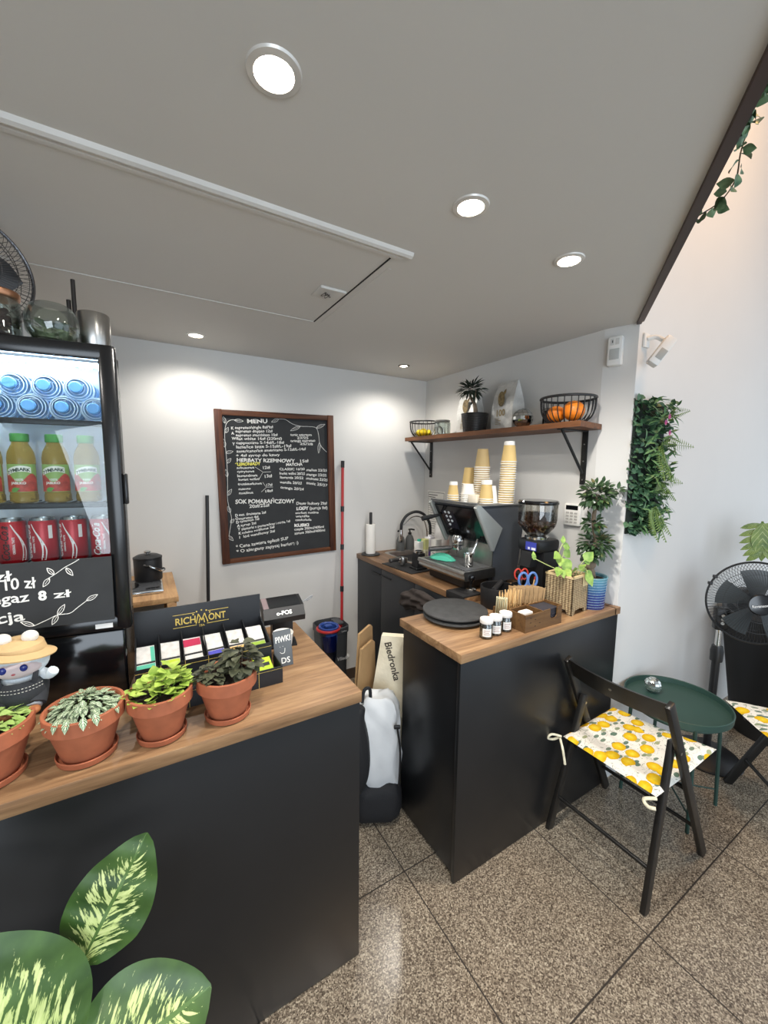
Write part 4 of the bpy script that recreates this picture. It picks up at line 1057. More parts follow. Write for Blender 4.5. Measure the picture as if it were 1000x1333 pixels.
# steam knob, group, portafilter, wand, gauge
MB().tube([(X(1.57), .150, 1.405 - ZS), (X(1.50), .166, 1.392 - ZS), (X(1.455), .172, 1.385 - ZS)], [.008, .014, .0155], 14).build('steam_knob', BLACK_PLASTIC, em)
MB().lathe([(0, 0), (.03, 0), (.036, .01), (.036, .045), (.028, .06), (0, .06)], (X(1.615), .02, 1.235 - ZS), 28).build('group_head', CHROME, em)
m = MB(); m.lathe([(0, -.006), (.034, -.006), (.038, .006), (.038, .018), (0, .018)], (X(1.615), .02, 1.215 - ZS), 28); m.tube([(X(1.615), .02, 1.21 - ZS), (X(1.612), .02, 1.180 - ZS)], .010, 10)
m.build('filter_holder', CHROME, em)
MB().tube(smoothpts([(X(1.58), .035, 1.216 - ZS), (X(1.545), .055, 1.214 - ZS), (X(1.46), .105, 1.206 - ZS)]), [.009, .011, .0125, .0135, .014, .014, .0145, .0145, .0145][:9], 12).build('filter_handle', MATS['portafilter_handle'], em)
MB().tube(smoothpts([(X(1.63), -.13, 1.29 - ZS), (X(1.615), -.132, 1.26 - ZS), (X(1.585), -.12, 1.19 - ZS)]), .0055, 10).build('steam_wand', CHROME, em)
MB().lathe([(0, 0), (.026, 0), (.026, .006), (.022, .007), (0, .007)], seg=28, M=frame_to((-1, 0, 0), loc=(X(1.674), -.035, 1.195 - ZS))).build('pressure_gauge', mat('gauge_face', '#a3a6a5', .2), em)
# drip tray
m = MB(); m.prism(P_([(1.462, 1.086), (1.68, 1.086), (1.68, 1.139), (1.462, 1.139), (1.450, 1.125), (1.450, 1.10)]), ya - .02, yb + .02, 'xz'); m.tube([(X(1.455), ya - .022, 1.128 - ZS), (X(1.455), yb + .022, 1.128 - ZS)], .0135, 12)
m.build('drip_tray', STEEL, em, smooth=35)
m = MB()
for k in range(22):
    y_ = ya + .006 + .017 * k; m.span((X(1.475), y_, 1.1395 - ZS), (X(1.67), y_ + .009, 1.143 - ZS), .001)
m.build('drip_grille', mat('grille_steel', '#9a9b9c', .35, metal=.8), em, smooth=0)
MB().span((X(1.475), ya + .005, 1.1390 - ZS), (X(1.672), yb - .005, 1.1396 - ZS)).build('tray_well', BLACK_GLOSS, em, smooth=0)
# cloth and metal cup standing on the drip tray
cl = MB(); N = 26; vv = []; ff = []
for i in range(N):
    for j_ in range(N):
        u, v_ = i / (N - 1) - .5, j_ / (N - 1) - .5; r_ = math.hypot(u, v_) * 2
        z = .016 * max(0, 1 - r_ ** 2) + .008 * (.5 + .5 * math.sin(14 * u + 9 * v_)) * max(0, 1 - r_ ** 3) + .003
        vv.append((u * .125 * (1 + .12 * math.sin(7 * v_)), v_ * .19, max(.0015, z * 1.3)))
for i in range(N - 1):
    for j_ in range(N - 1):
        if math.hypot((i + .5) / (N - 1) - .5, (j_ + .5) / (N - 1) - .5) < .5: ff.append((i * N + j_, i * N + j_ + 1, (i + 1) * N + j_ + 1, (i + 1) * N + j_))
cl.add(vv, ff); loose = [v for v in cl.b.verts if not v.link_faces]; bmesh.ops.delete(cl.b, geom=loose, context='VERTS')
co_ = cl.build('cleaning_cloth', mat('mint_cloth', '#49ad93', .9, bump=.5, bscale=220), smooth=60, loc=(1.545, 1.870, 1.1435))
md = co_.modifiers.new('thickness', 'SOLIDIFY'); md.thickness = .003
tag(co_, 'mint green cloth crumpled on the espresso machine drip tray', 'cloth')
tag(MB().lathe([(0, 0), (.024, 0), (.026, .003), (.026, .072), (.028, .075), (.026, .076), (.024, .072), (.024, .006), (0, .005)], seg=30).build('metal_cup', CHROME, loc=(1.555, 1.655, 1.143)), 'small chrome cup standing on the right end of the drip tray', 'cup')

# ---- cups on the machine
ZC = 1.495
def cupmesh(r0, r1, h):
    me_ = MB().lathe([(0, .008), (r0 - .001, .008), (r0, 0), (r1, h - .004), (r1 + .003, h - .004), (r1 + .0035, h - .0015), (r1 + .002, h), (r1 - .0012, h), (r0 - .0015, .010), (0, .010)], seg=32, cap=False)
    return me_
def cup_stack(x, y, n, r0, r1, h, step, z0, lab, cat='paper cup', m_=KRAFT, lean=(0, 0), grp=None, m2=PAPER):
    """upside-down nested paper cups, the first one at the top"""
    src = None
    for k in range(n):
        zt_ = z0 + step * (n - 1 - k)
        q = n - 1 - k
        loc = (x + lean[0] * q + rnd(-.0008, .0008), y + lean[1] * q + rnd(-.0008, .0008), zt_ + h)
        l_ = lab % ordinal(k) if '%s' in lab else lab
        if src is None:
            t_ = thing('paper_cup', l_, cat, loc, 0, grp); t_.rotation_euler = (PI, 0, 0)
            bd_ = MB().lathe([(0, .007), (r0 - .001, .007), (r0, 0), (r1, h - .004), (r1 - .0012, h - .004), (r0 - .0014, .009), (0, .009)], seg=32, cap=False).build('cup_body', m_, t_)
            MB().ring((0, 0, h - .0025), r1 + .0008, .0026, 32, 8).build('rim', m2, t_)
            src = t_
        else:
            t_ = dup(src, loc, None, l_); t_.rotation_euler = (PI, 0, 0)
    return src
cup_stack(1.742, 1.765, 17, .031, .0445, .110, .0128, ZC, 'kraft cup, %s from the top of the tall left stack on the machine', grp='tall left cup stack', m_=mat('kraft_grey', '#ab9468', .75))
cup_stack(1.800, 1.625, 19, .031, .0430, .095, .0132, ZC, 'kraft cup, %s from the top of the leaning right stack on the machine', lean=(-.0004, -.0009), grp='leaning right cup stack')
cup_stack(1.765, 1.900, 9, .030, .0425, .105, .0125, ZC, 'kraft cup, %s from the top of the short back stack left of the tall one', grp='short back cup stack')
cup_stack(1.590, 1.845, 4, .024, .0330, .062, .0125, ZC + .0, 'small kraft cup, %s from the top of the little front-left stack', grp='little front-left cup stack')
cup_stack(1.690, 1.672, 3, .029, .0400, .085, .012, ZC, 'kraft cup, %s from the top of the small stack beside the leaning one', grp='small cup stack')
SLEEVE = mat('white_lid', '#e8e6e1', .5)
def lid(x, y, z, r, h, lab): return tag(MB().lathe([(0, 0), (r, 0), (r * 1.02, .004), (r * .95, h - .003), (r * .92, h), (0, h)], seg=30).build('cup_lid', SLEEVE, loc=(x, y, z)), lab, 'cup lid', 'white lids on the cups')
lid(1.800 - .0004 * 18, 1.625 - .0009 * 18, ZC + 18 * .0132 + .0955, .030, .022, 'white lid with small print crowning the leaning right cup stack')
lid(1.590, 1.845, ZC + 3 * .0125 + .0625, .025, .020, 'white lid on top of the little front-left cup stack')
lid(1.690, 1.672, ZC + 2 * .012 + .0855, .031, .026, 'white lid on top of the small stack beside the leaning one')
cup_stack(1.668, 1.800, 5, .030, .041, .060, .0115, ZC, 'white cup, %s from the top of the white stack between the cups', m_=PAPER, grp='white cup stack')
cup_stack(1.735, 1.685, 1, .030, .043, .100, .012, ZC, 'white paper cup standing upside down behind the small kraft stack', m_=PAPER)
nb = tag(MB().span((-.030, -.030, 0), (.030, .030, .048), .004).build('napkin_stack', mat('cream_napkin', '#e3d9c6', .85), loc=(1.665, 1.735, ZC), rotz=.2), 'cream block of napkins on the machine between the cup stacks', 'napkins')
# ================================================================== THINGS ON THE MIDDLE COUNTER
ZR = .991
s1 = MB().lathe([(0, 0), (.146, 0), (.149, .003), (.148, .008), (.146, .009), (0, .009)], seg=56).build('slate_plate', DARK_SLATE, loc=(1.232, 1.392, ZR + .012))
tag(s1, 'round dark slate plate, the lower of the two on the middle counter', 'plate', 'slate plates on the counter')
m = MB()
for k in range(3): m.lathe([(0, 0), (.012, 0), (.012, .012), (0, .012)], (1.232 + .09 * math.cos(2.1 * k), 1.392 + .09 * math.sin(2.1 * k), ZR), 12)
for k in range(3):
    f_ = MB().lathe([(0, 0), (.012, 0), (.012, .012), (0, .012)], (.09 * math.cos(2.1 * k), .09 * math.sin(2.1 * k), -.012), 12).build('foot', BLACK_PLASTIC, s1)
m.b.free()
s2 = MB().lathe([(0, 0), (.150, 0), (.153, .003), (.152, .008), (.149, .010), (0, .010)], seg=56).build('slate_plate', DARK_SLATE, loc=(1.238, 1.398, ZR + .033))
tag(s2, 'round dark slate plate, the upper of the two on the middle counter', 'plate', 'slate plates on the counter')
for k in range(3): MB().lathe([(0, 0), (.012, 0), (.012, .012), (0, .012)], (.09 * math.cos(2.1 * k + 1), .09 * math.sin(2.1 * k + 1), -.012), 12).build('foot', BLACK_PLASTIC, s2)
SPICE = mat('herb_contents', '#3e362c', .8, var=.7, vscale=120)
jp = None
for k, (x, y, lab) in enumerate(((1.203, 1.160, 'small white-lidded spice jar, nearest the slate plates'), (1.262, 1.165, 'small white-lidded spice jar in the middle of three'), (1.330, 1.172, 'small white-lidded spice jar nearest the wooden box'))):
    if jp is None:
        j = thing('spice_jar', lab, 'jar', (x, y, ZR), 0, 'spice jars on the counter')
        MB().lathe([(.024, 0), (.0275, .003), (.0275, .056), (.024, .064), (.0225, .064), (.0255, .055), (.0255, .004), (.022, .003)], seg=28, cap=False).build('glass', GLASS, j)
        MB().lathe([(0, .003), (.0250, .004), (.0250, .046), (0, .048)], seg=24).build('contents', SPICE, j)
        MB().lathe([(0, .064), (.0265, .064), (.0275, .066), (.0275, .080), (.026, .083), (0, .083)], seg=28).build('lid', SLEEVE, j)
        lm = MB(); wrap(lm, lambda t: grid_patch(t, -.019, .019, .012, .046, 8), .0279); lb = lm.build('label', PAPER, j)
        lm = MB()
        wrap(lm, lambda t: [grid_patch(t, -.014, .012 - .004 * (q % 2), .036 - .008 * q, .038 - .008 * q, 5) for q in range(3)], .0282); lm.build('print', mat('red_print', '#8a4a48', .7), lb)
        jp = j; j.rotation_euler.z = -.65
    else: dup(jp, (x, y, ZR), -.65 + .1 * k, lab)
# wooden napkin box
WB_ = wood('brown_box_wood', ['#4a3420', '#6b4d2d', '#7d5c38'], 'x', .55)
nbx = thing('napkin_box', 'brown wooden caddy with napkin slot at the front edge of the middle counter', 'caddy', (1.376, 1.102, ZR))
m = MB(); m.span((0, 0, 0), (.122, .006, .078), .0005).span((0, .006, 0), (.006, .095, .078), .0005).span((.006, .095, 0), (.246, .101, .078), .0005).span((.240, .006, 0), (.246, .095, .086), .0005).span((.006, .006, 0), (.24, .095, .006))
m.span((.118, .006, .006), (.124, .095, .078)); m.prism([(.122, 0), (.246, 0), (.246, .086), (.215, .086), (.215, .046), (.205, .034), (.175, .034), (.165, .046), (.165, .080), (.122, .080)], 0, .006, 'xz')
m.build('box', WB_, nbx, smooth=0)
m = MB()
for q in ((.03, .04), (.06, .05), (.09, .03), (.03, .06), (.06, .02)): m.span((q[0], -.0006, q[1]), (q[0] + .008, 0, q[1] + .003))
m.build('slot', mat('burnt_edge', '#2c1d10', .8), nbx, smooth=0)
nps = None
for k in range(9):
    l_ = 'dark grey paper napkins stacked in the right half of the wooden caddy'
    if nps is None: nps = tag(MB().span((-.054, -.040, 0), (.054, .040, .0068), .002).build('paper_napkin', mat('dark_napkin', '#33323a', .9), loc=(1.376 + .182, 1.154, ZR + .0065)), l_, 'napkin', 'dark napkins in the caddy')
    else:
        d_ = nps.copy(); COL.objects.link(d_); d_.location.z = ZR + .0065 + .0078 * k; d_.rotation_euler.z = rnd(-.02, .02)
ss = tag(MB().span((-.030, -.02, 0), (.030, .02, .07), .006).build('sugar_sachets', PAPER, loc=(1.376 + .055, 1.150, ZR + .0065)), 'white paper sachets filling the left half of the wooden caddy', 'sachets', kind='stuff')
# stirrers in a low wooden holder
sh = thing('stirrer_holder', 'low brown wooden holder behind the caddy, full of stirrers', 'holder', (1.455, 1.262, ZR))
m = MB(); m.span((-.06, -.045, 0), (.10, -.040, .055)).span((-.06, .040, 0), (.10, .045, .055)).span((-.06, -.040, 0), (-.055, .040, .055)).span((.095, -.04, 0), (.10, .04, .055)).span((-.055, -.04, 0), (.095, .04, .005)).span((.018, -.04, .005), (.022, .04, .055)); m.build('box', WB_, sh, smooth=0)
STK = wood('stirrer_wood', ['#b98f5a', '#d3ad76', '#e0c08c'], 'z', .7)
sk0 = None
for k in range(30):
    x = 1.412 + .088 * (k % 10) / 9; y = 1.240 + .020 * (k // 10)
    l_ = 'flat wooden stirrer in the dense bundle behind the napkin caddy'
    if sk0 is None:
        sk0 = MB().span((-.003, -.0008, 0), (.003, .0008, .128), .0007).ball((0, 0, .128), (.0032, .0009, .003), 8, 5).build('wooden_stirrer', STK); tag(sk0, l_, 'stirrer', 'wooden stirrers in the holder'); o_ = sk0
    else: o_ = sk0.copy(); COL.objects.link(o_)
    o_.location = (x, y, ZR + .0055); o_.rotation_euler = (rnd(-.10, .10), -.12 + .05 * (k % 10) / 1.6 + rnd(-.06, .06), rnd(-.7, .7))
st0 = None
for k in range(6):
    l_ = 'pale wrapped sugar stick leaning left beside the stirrers'
    if st0 is None: st0 = MB().span((-.007, -.0025, 0), (.007, .0025, .135), .0015).build('sugar_stick', mat('sugar_stick', '#d9d2ae', .7)); tag(st0, l_, 'sugar stick', 'sugar sticks beside the stirrers'); o_ = st0
    else: o_ = st0.copy(); COL.objects.link(o_)
    o_.location = (1.408 - .001 * k, 1.242 + .011 * k, ZR + .0055); o_.rotation_euler = (-.05, -.42 - .02 * k, .9)
ks = None
for k in range(12):
    l_ = 'kraft paper sugar sachet filed upright in the row beside the planter'
    if ks is None: ks = MB().span((-.030, -.0022, 0), (.030, .0022, .080), .0015).build('sugar_sachet', mat('kraft_sachet', '#ab8d66', .8), smooth=0); tag(ks, l_, 'sachet', 'kraft sachets beside the planter'); o_ = ks
    else: o_ = ks.copy(); COL.objects.link(o_)
    o_.location = (1.642 - .0105 * k, 1.250 + .0045 * k, ZR + .046 + (.007 if k % 2 else 0)); o_.rotation_euler = (-.12 + (.09 if k % 2 else -.06), rnd(-.05, .05), -1.25 + rnd(-.06, .06))
shb = tag(MB().span((-.085, -.034, 0), (.085, .034, .046), .001).build('sachet_box', WB_, loc=(1.585, 1.272, ZR), rotz=-.39), 'low wooden block box carrying the kraft sachets', 'box')
# knock box, tamper, mat
kb = thing('knock_box', 'round black knock box with cross bar beside the tamper', 'knock box', (1.535, 1.415, ZR), .5)
MB().lathe([(0, 0), (.078, 0), (.082, .004), (.086, .102), (.084, .108), (.080, .106), (.076, .01), (0, .008)], seg=44).build('bin', mat('knock_black', '#161618', .5), kb)
MB().tube([(-.075, 0, .098), (.075, 0, .108)], .014, 12).build('bar', mat('knock_bar', '#202022', .55), kb)
tm_ = tag(MB().span((1.398, 1.515, ZS), (1.535, 1.655, ZS + .010), .003).span((1.396, 1.515, ZS - .030), (1.404, 1.655, ZS + .010), .002).build('tamping_mat', BM), 'black corner tamping mat hooked over the worktop edge below the espresso machine', 'mat')
tp = thing('tamper', 'coffee tamper with black knob and chrome base on the tamping mat', 'tamper', (1.500, 1.570, ZS + .010))
MB().lathe([(0, 0), (.029, 0), (.0295, .002), (.0295, .014), (.024, .019), (.010, .024), (0, .024)], seg=32).build('base', CHROME, tp)
MB().lathe([(.009, .022), (.009, .045), (.013, .055), (.019, .066), (.021, .078), (.018, .088), (0, .093)], seg=24).build('knob', BLACK_GLOSS, tp)
# grinder
gr = thing('coffee_grinder', 'black coffee grinder with a clear hopper full of beans', 'coffee grinder', (1.800, 1.400, ZR))
m = MB(); m.prism([(-.085, -.085), (.10, -.085), (.10, .085), (-.085, .085)], 0, .015); m.prism([(-.03, -.075), (.095, -.075), (.095, .075), (-.03, .075)], .015, .27); m.box((.02, 0, .30), (.17, .15, .07), .02)
m.build('body', BLACK_PLASTIC, gr, smooth=35)
MB().prism([(-.09, .19), (-.03, .19), (-.03, .27), (-.07, .27)], -.035, .035, 'xz').build('chute', BLACK_PLASTIC, gr, smooth=0)
MB().lathe([(0, .333), (.06, .333), (.062, .345), (.055, .350), (0, .35)], seg=32).build('collar', CHROME, gr)
MB().lathe([(.046, .350), (.058, .362), (.086, .394), (.096, .418), (.099, .440), (.100, .520), (.098, .520), (.097, .441), (.094, .419), (.084, .396), (.056, .364), (.044, .352)], seg=44, cap=False).build('hopper', glass_thin('hopper_plastic', '#eceae6', .05), gr)
MB().lathe([(0, .520), (.102, .520), (.104, .524), (.104, .533), (.098, .540), (0, .541)], seg=44).build('lid', BLACK_GLOSS, gr)
BEAN = mat('coffee_bean', '#3a2418', .4, var=.4, vscale=60)
m = MB(); m.lathe([(0, .352), (.040, .354), (.053, .366), (.081, .397), (.091, .420), (.094, .462), (0, .468)], seg=32)
bn = m.build('bean_fill', BEAN, gr)
m = MB()
for k in range(420):
    if k < 190: r_ = .090 * math.sqrt(rnd(0, 1)); z = .468 + rnd(-.004, .005) - .004 * (r_ / .1)
    else: z = rnd(.375, .465); r_ = min(.094, .052 + (z - .366) * .92)
    a = rnd(0, 6.3)
    Mq = Matrix.Translation((r_ * math.cos(a), r_ * math.sin(a), z)) @ Euler((rnd(0, 3), rnd(0, 3), rnd(0, 3))).to_matrix().to_4x4()
    m.ball((0, 0, 0), (.0062, .0044, .0036), 7, 5, M=Mq)
m.build('coffee_beans', BEAN, gr, kind='stuff')
stk = MB().span((-.0008, -.034, -.022), (0, .034, .022)).build('warning_sticker', mat('sticker_blue', '#3c46a8', .4), gr, smooth=0, loc=(-.066, -.02, .300))
MB().span((-.0014, -.030, -.019), (-.0008, -.004, -.006)).span((-.0014, .006, -.018), (-.0008, .018, -.006)).build('print', mat('sticker_print', '#dfe0e4', .5), gr, smooth=0, loc=(-.066, -.02, .300))
# organiser with scissors
og = thing('desk_organizer', 'black desk organiser box in front of the grinder holding two pairs of scissors', 'organiser', (1.660, 1.352, ZR))
m = MB(); a_, b_, h_ = .052, .036, .118
m.span((-a_, -b_, 0), (a_, b_, .005)).span((-a_, -b_, .005), (-a_ + .004, b_, h_)).span((a_ - .004, -b_, .005), (a_, b_, h_)).span((-a_ + .004, -b_, .005), (a_ - .004, -b_ + .004, h_ - .02)).span((-a_ + .004, b_ - .004, .005), (a_ - .004, b_, h_)).span((-.002, -b_ + .004, .005), (.002, b_ - .004, h_ - .02))
m.build('box', BLACK_PLASTIC, og, smooth=0)
def scissors(lab, loc, rz, cm, sc_):
    s_ = thing('scissors', lab, 'scissors', loc, rz)
    MB().tube([(-.005, 0, 0), (.004, 0, .10)], [.002, .005], 6).tube([(.005, .002, 0), (-.004, .002, .10)], [.002, .005], 6).build('blades', STEEL, s_)
    for q in (-1, 1):
        pts = [(q * (.017 * sc_) + .016 * sc_ * math.cos(a), 0 if q < 0 else .002, .125 + .026 * sc_ * math.sin(a)) for a in [2 * PI * k / 20 for k in range(20)]]
        MB().tube(pts, .0042 * sc_, 8, True).tube([(-q * .004, 0 if q < 0 else .002, .095), (q * .012, 0 if q < 0 else .002, .103)], .0045, 8).build('handle', cm, s_)
    return s_
scissors('red-handled scissors standing in the black organiser', (1.648, 1.362, ZR + .040), -.5, mat('red_handle', '#b8372b', .4), 1.05)
scissors('larger blue and white handled scissors standing in the black organiser', (1.672, 1.338, ZR + .012), -.5, mat('blue_handle', '#5f86c8', .4), 1.45)
pn = thing('pen', 'wooden pencil with red band in the organiser between the scissors', 'pencil', (1.684, 1.334, ZR + .006)); pn.rotation_euler = (.1, .12, 0)
MB().tube([(0, 0, 0), (0, 0, .135)], .0036, 7).build('shaft', STK, pn); MB().tube([(0, 0, .135), (0, 0, .15)], .0038, 8).build('band', MATS['red_handle'], pn)

# planter with pothos cuttings
WV = NT('woven_rattan'); v = WV.coord('Object'); sx = WV.node('ShaderNodeSeparateXYZ'); WV.l(v, sx.inputs[0])
hz = WV.math('SUBTRACT', WV.math('ABSOLUTE', WV.math('SUBTRACT', WV.math('FRACT', WV.math('MULTIPLY', sx.outputs[2], 110)), .5)), .0)
hx = WV.math('ABSOLUTE', WV.math('SUBTRACT', WV.math('FRACT', WV.math('MULTIPLY', WV.math('ADD', sx.outputs[0], sx.outputs[1]), 60)), .5))
hh_ = WV.math('ADD', WV.math('MULTIPLY', hz, 1.0), WV.math('MULTIPLY', hx, 1.0))
WV.base(WV.ramp(WV.math('ADD', hh_, WV.math('MULTIPLY', WV.math('SUBTRACT', WV.noise(v, 90), .5), .5)), [(.15, '#66543c'), (.5, '#9c8664'), (.85, '#cbb68f')]), .8)
WV.bump(hh_, .8, .004); WV = WV.m
pl_ = thing('woven_planter', 'square woven rattan planter on feet with green pothos cuttings', 'planter', (1.799, 1.205, ZR), .10)
m = MB(); s_ = .072
for k in range(4):
    Mr = Matrix.Rotation(k * PI / 2, 4, 'Z')
    m.prism([(-s_, 0), (-s_ + .022, 0), (-s_ + .03, .022), (-.006, .026), (0, .032), (.006, .026), (s_ - .03, .022), (s_ - .022, 0), (s_, 0), (s_, .185), (-s_, .185)], -s_, -s_ + .008, 'xz', M=Mr)
m.span((-s_ + .006, -s_ + .006, .034), (s_ - .006, s_ - .006, .04)); m.build('basket', WV, pl_, smooth=0)
LN = mat('cream_liner', '#d8c193', .8)
m = MB()
for k in range(4):
    Mr = Matrix.Rotation(k * PI / 2, 4, 'Z'); m.prism([(-s_ - .002, .182), (s_ + .002, .182), (s_ + .002, .192), (-s_ - .002, .192)], -s_ - .002, -s_ + .010, 'xz', M=Mr)
m.prism([(.01, -s_ - .004), (.06, -s_ - .004), (.055, -s_ - .002), (.02, -s_ - .002)], .135, .190); m.build('liner', LN, pl_, smooth=0)
MB().span((-s_ + .009, -s_ + .009, .05), (s_ - .009, s_ - .009, .165)).build('soil', SOIL, pl_, smooth=0)
POTH = leafmat('pothos_leaf', '#6d9440', '#a2bf62', .35)
m = MB(); ml = MB()
vines = [[(-.04, -.02, .16), (-.09, -.02, .21), (-.16, .02, .25), (-.22, .06, .285)], [(-.03, -.01, .16), (-.08, -.01, .24), (-.09, .0, .30), (-.06, .0, .345)], [(-.02, 0, .16), (-.055, 0, .25), (-.045, 0, .31)], [(0, -.03, .16), (.02, -.05, .23), (.04, -.06, .26)], [(.02, -.03, .16), (.05, -.06, .22), (.03, -.085, .20)]]
for vi in vines: m.tube(smoothpts(vi), .0022, 6)
m.build('stem', mat('pothos_stem', '#a8b472', .5), pl_)
for p_, d_, L_, W__ in (((-.205, .05, .275), (-.5, 0, .5), .04, .024), ((-.215, .055, .283), (.1, .1, .8), .032, .02), ((-.10, -.01, .235), (-.6, -.3, -.5), .055, .04), ((-.09, -.02, .225), (-.2, -.5, -.9), .045, .03), ((-.06, 0, .345), (.1, 0, 1), .04, .025), ((-.085, 0, .30), (-.9, -.2, -.2), .062, .045), ((-.06, 0, .335), (.8, -.3, -.2), .055, .04), ((-.085, 0, .285), (-.5, -.5, -.8), .055, .042), ((-.05, 0, .27), (.2, -.5, -.9), .085, .06), ((-.045, 0, .31), (.6, -.3, -.6), .06, .045), ((-.05, -.01, .22), (-.3, -.7, -.4), .06, .045), ((.04, -.06, .26), (.4, -.5, .7), .06, .055), ((.035, -.06, .255), (.9, -.2, .1), .06, .045), ((.02, -.05, .235), (-.4, -.6, .2), .05, .04), ((.03, -.08, .205), (.1, -.5, -.9), .075, .042), ((.035, -.07, .21), (.6, -.4, -.7), .07, .045), ((.0, -.03, .2), (-.5, -.5, .5), .05, .04), ((.06, -.03, .2), (.8, -.1, .4), .05, .04)):
    ml.leaf(p_, d_, (-.55, -.75, .4), L_, W__, .15, .12, 2, 6, .38)
ml.build('foliage', POTH, pl_)
# blue pot with ficus
BG = NT('blue_glaze'); v = BG.coord('Object'); sx = BG.node('ShaderNodeSeparateXYZ'); BG.l(v, sx.inputs[0])
band = BG.math('ABSOLUTE', BG.math('SUBTRACT', BG.math('FRACT', BG.math('MULTIPLY', sx.outputs[2], 75)), .5))
g_ = BG.ramp(BG.math('MULTIPLY', sx.outputs[2], 6.2), [(.05, '#26347e'), (.45, '#27408f'), (.7, '#4a7fa8'), (1, '#5e9aa8')])
BG.base(BG.mix(BG.math('MULTIPLY', BG.math('GREATER_THAN', band, .30), BG.noise(v, 140)), g_, '#9fc0d6'), .22, 0, .6); BG.bump(band, .5, .003); BG = BG.m
fp = thing('ficus_bonsai', 'ginseng ficus bonsai in a ribbed blue glazed pot against the wall column', 'potted tree', (1.958, 1.176, ZR))
MB().lathe([(0, 0), (.066, 0), (.069, .004), (.076, .155), (.078, .163), (.076, .165), (.072, .163), (.069, .148), (0, .148)], seg=48).build('pot', BG, fp)
MB().lathe([(0, .153), (.04, .152), (.065, .149)], seg=30, cap=False).build('soil', SOIL, fp)
TRK = mat('ficus_trunk', '#7a6a58', .8, var=.3, vscale=30, bump=.4, bscale=40)
m = MB(); m.tube(smoothpts([(.01, .0, .145), (-.008, -.004, .18), (-.020, 0, .215), (-.015, 0, .25), (.012, 0, .30), (.020, 0, .35), (-.005, 0, .42), (-.012, 0, .47), (.0, 0, .53), (.01, 0, .58)], 4), [.020 - .0128 * k / 36 for k in range(37)], 9)
m.tube(smoothpts([(.02, .01, .145), (.012, .006, .175), (-.012, 0, .21)]), [.007, .008, .009, .009, .010, .010, .011, .011, .012], 7); m.ball((-.015, 0, .222), (.032, .026, .030), 14, 10)
m.tube(smoothpts([(-.005, 0, .5), (.04, -.03, .56), (.085, -.05, .60)]), .0035, 6); m.tube([(-.02, 0, .30), (-.07, -.02, .33), (-.105, -.03, .345)], .002, 5)
m.build('trunk', TRK, fp)
FIC = leafmat('ficus_leaf', '#1f3521', '#46613c', .3, .5)
m = MB()
def canopy(c, R_, n, L_=.034):
    for k in range(n):
        d = Vector((rnd(-1, 1), rnd(-1, 1), rnd(-.8, 1))); 
        if d.length < .1: continue
        d.normalize(); q = rnd(.35, 1)
        p = Vector(c) + Vector((d.x * R_[0], d.y * R_[1], d.z * R_[2])) * q
        m.leaf(p, d + Vector((0, 0, rnd(-.5, .2))), (rnd(-.5, .5) - .3, rnd(-.5, .5) - .3, 1), L_ * rnd(.8, 1.3), L_ * .55, .3, .12, 1, 4, .45)
canopy((-.025, -.02, .575), (.080, .065, .070), 260); canopy((-.02, 0, .43), (.045, .045, .035), 60); canopy((.0, -.01, .325), (.075, .065, .068), 210); canopy((-.01, 0, .27), (.06, .05, .02), 40); canopy((.080, -.055, .600), (.03, .02, .014), 16)
m.build('foliage', FIC, fp)
# ================================================================== WALL SHELF, WALL FITTINGS, GARLANDS
ZH = 1.930
sf = thing('wall_shelf', 'dark wooden wall shelf on two black brackets above the espresso machine', 'shelf', (B, 1.92, ZH))
MB().prism([(-.252, -.735), (-.003, -.690), (-.003, .765), (-.252, .765)], -.028, 0, 'xy').build('plank', WOOD_SHELF, sf, smooth=0)
for yy in (.742, -.605):
    m = MB(); m.span((-.008, yy - .016, -.315), (-.002, yy + .016, -.028), .001).span((-.225, yy - .016, -.034), (-.002, yy + .016, -.028), .001)
    m.tube([(-.205, yy, -.034), (-.012, yy, -.255)], .0075, 8)
    br = m.build('bracket', BLACK_METAL, sf)
    m = MB()
    for z in (-.10, -.19, -.29): m.ball((-.0095, yy, z), .004, 8, 5)
    for k, z in enumerate((-.10, -.19, -.29)): pass
    m.b.free()
    for z in (-.10, -.19, -.29): MB().ball((-.0095, yy, z), .004, 8, 5).build('screw', STEEL, br)

def wire_basket(lab, x, y, r, h, n, wr, grp='wire baskets on the shelf'):
    b = thing('wire_basket', lab, 'basket', (x, y, ZH), 0, grp)
    m = MB(); m.ring((0, 0, h), r, wr * 2.6, 40, 8); MB_ = m.build('rim', BLACK_METAL, b)
    m = MB(); m.ring((0, 0, wr), r * .55, wr * 1.4, 32, 6)
    for k in range(n):
        a = 2 * PI * k / n
        pts = [(q * math.cos(a), q * math.sin(a), z) for q, z in ((r, h), (r * .99, h * .70), (r * .94, h * .42), (r * .80, h * .18), (r * .55, wr), (0.02, wr))]
        m.tube(smoothpts(pts, 3), wr, 5)
    m.build('wires', BLACK_METAL, b); return b
wire_basket('small black wire basket with lemons at the left end of the wall shelf', 1.905, 2.575, .112, .118, 22, .0022)
wire_basket('large black wire basket with two oranges at the right end of the wall shelf', 1.900, 1.330, .132, .128, 26, .0026)
LEM = mat('lemon_skin', '#e6c81e', .45, bump=.2, bscale=150)
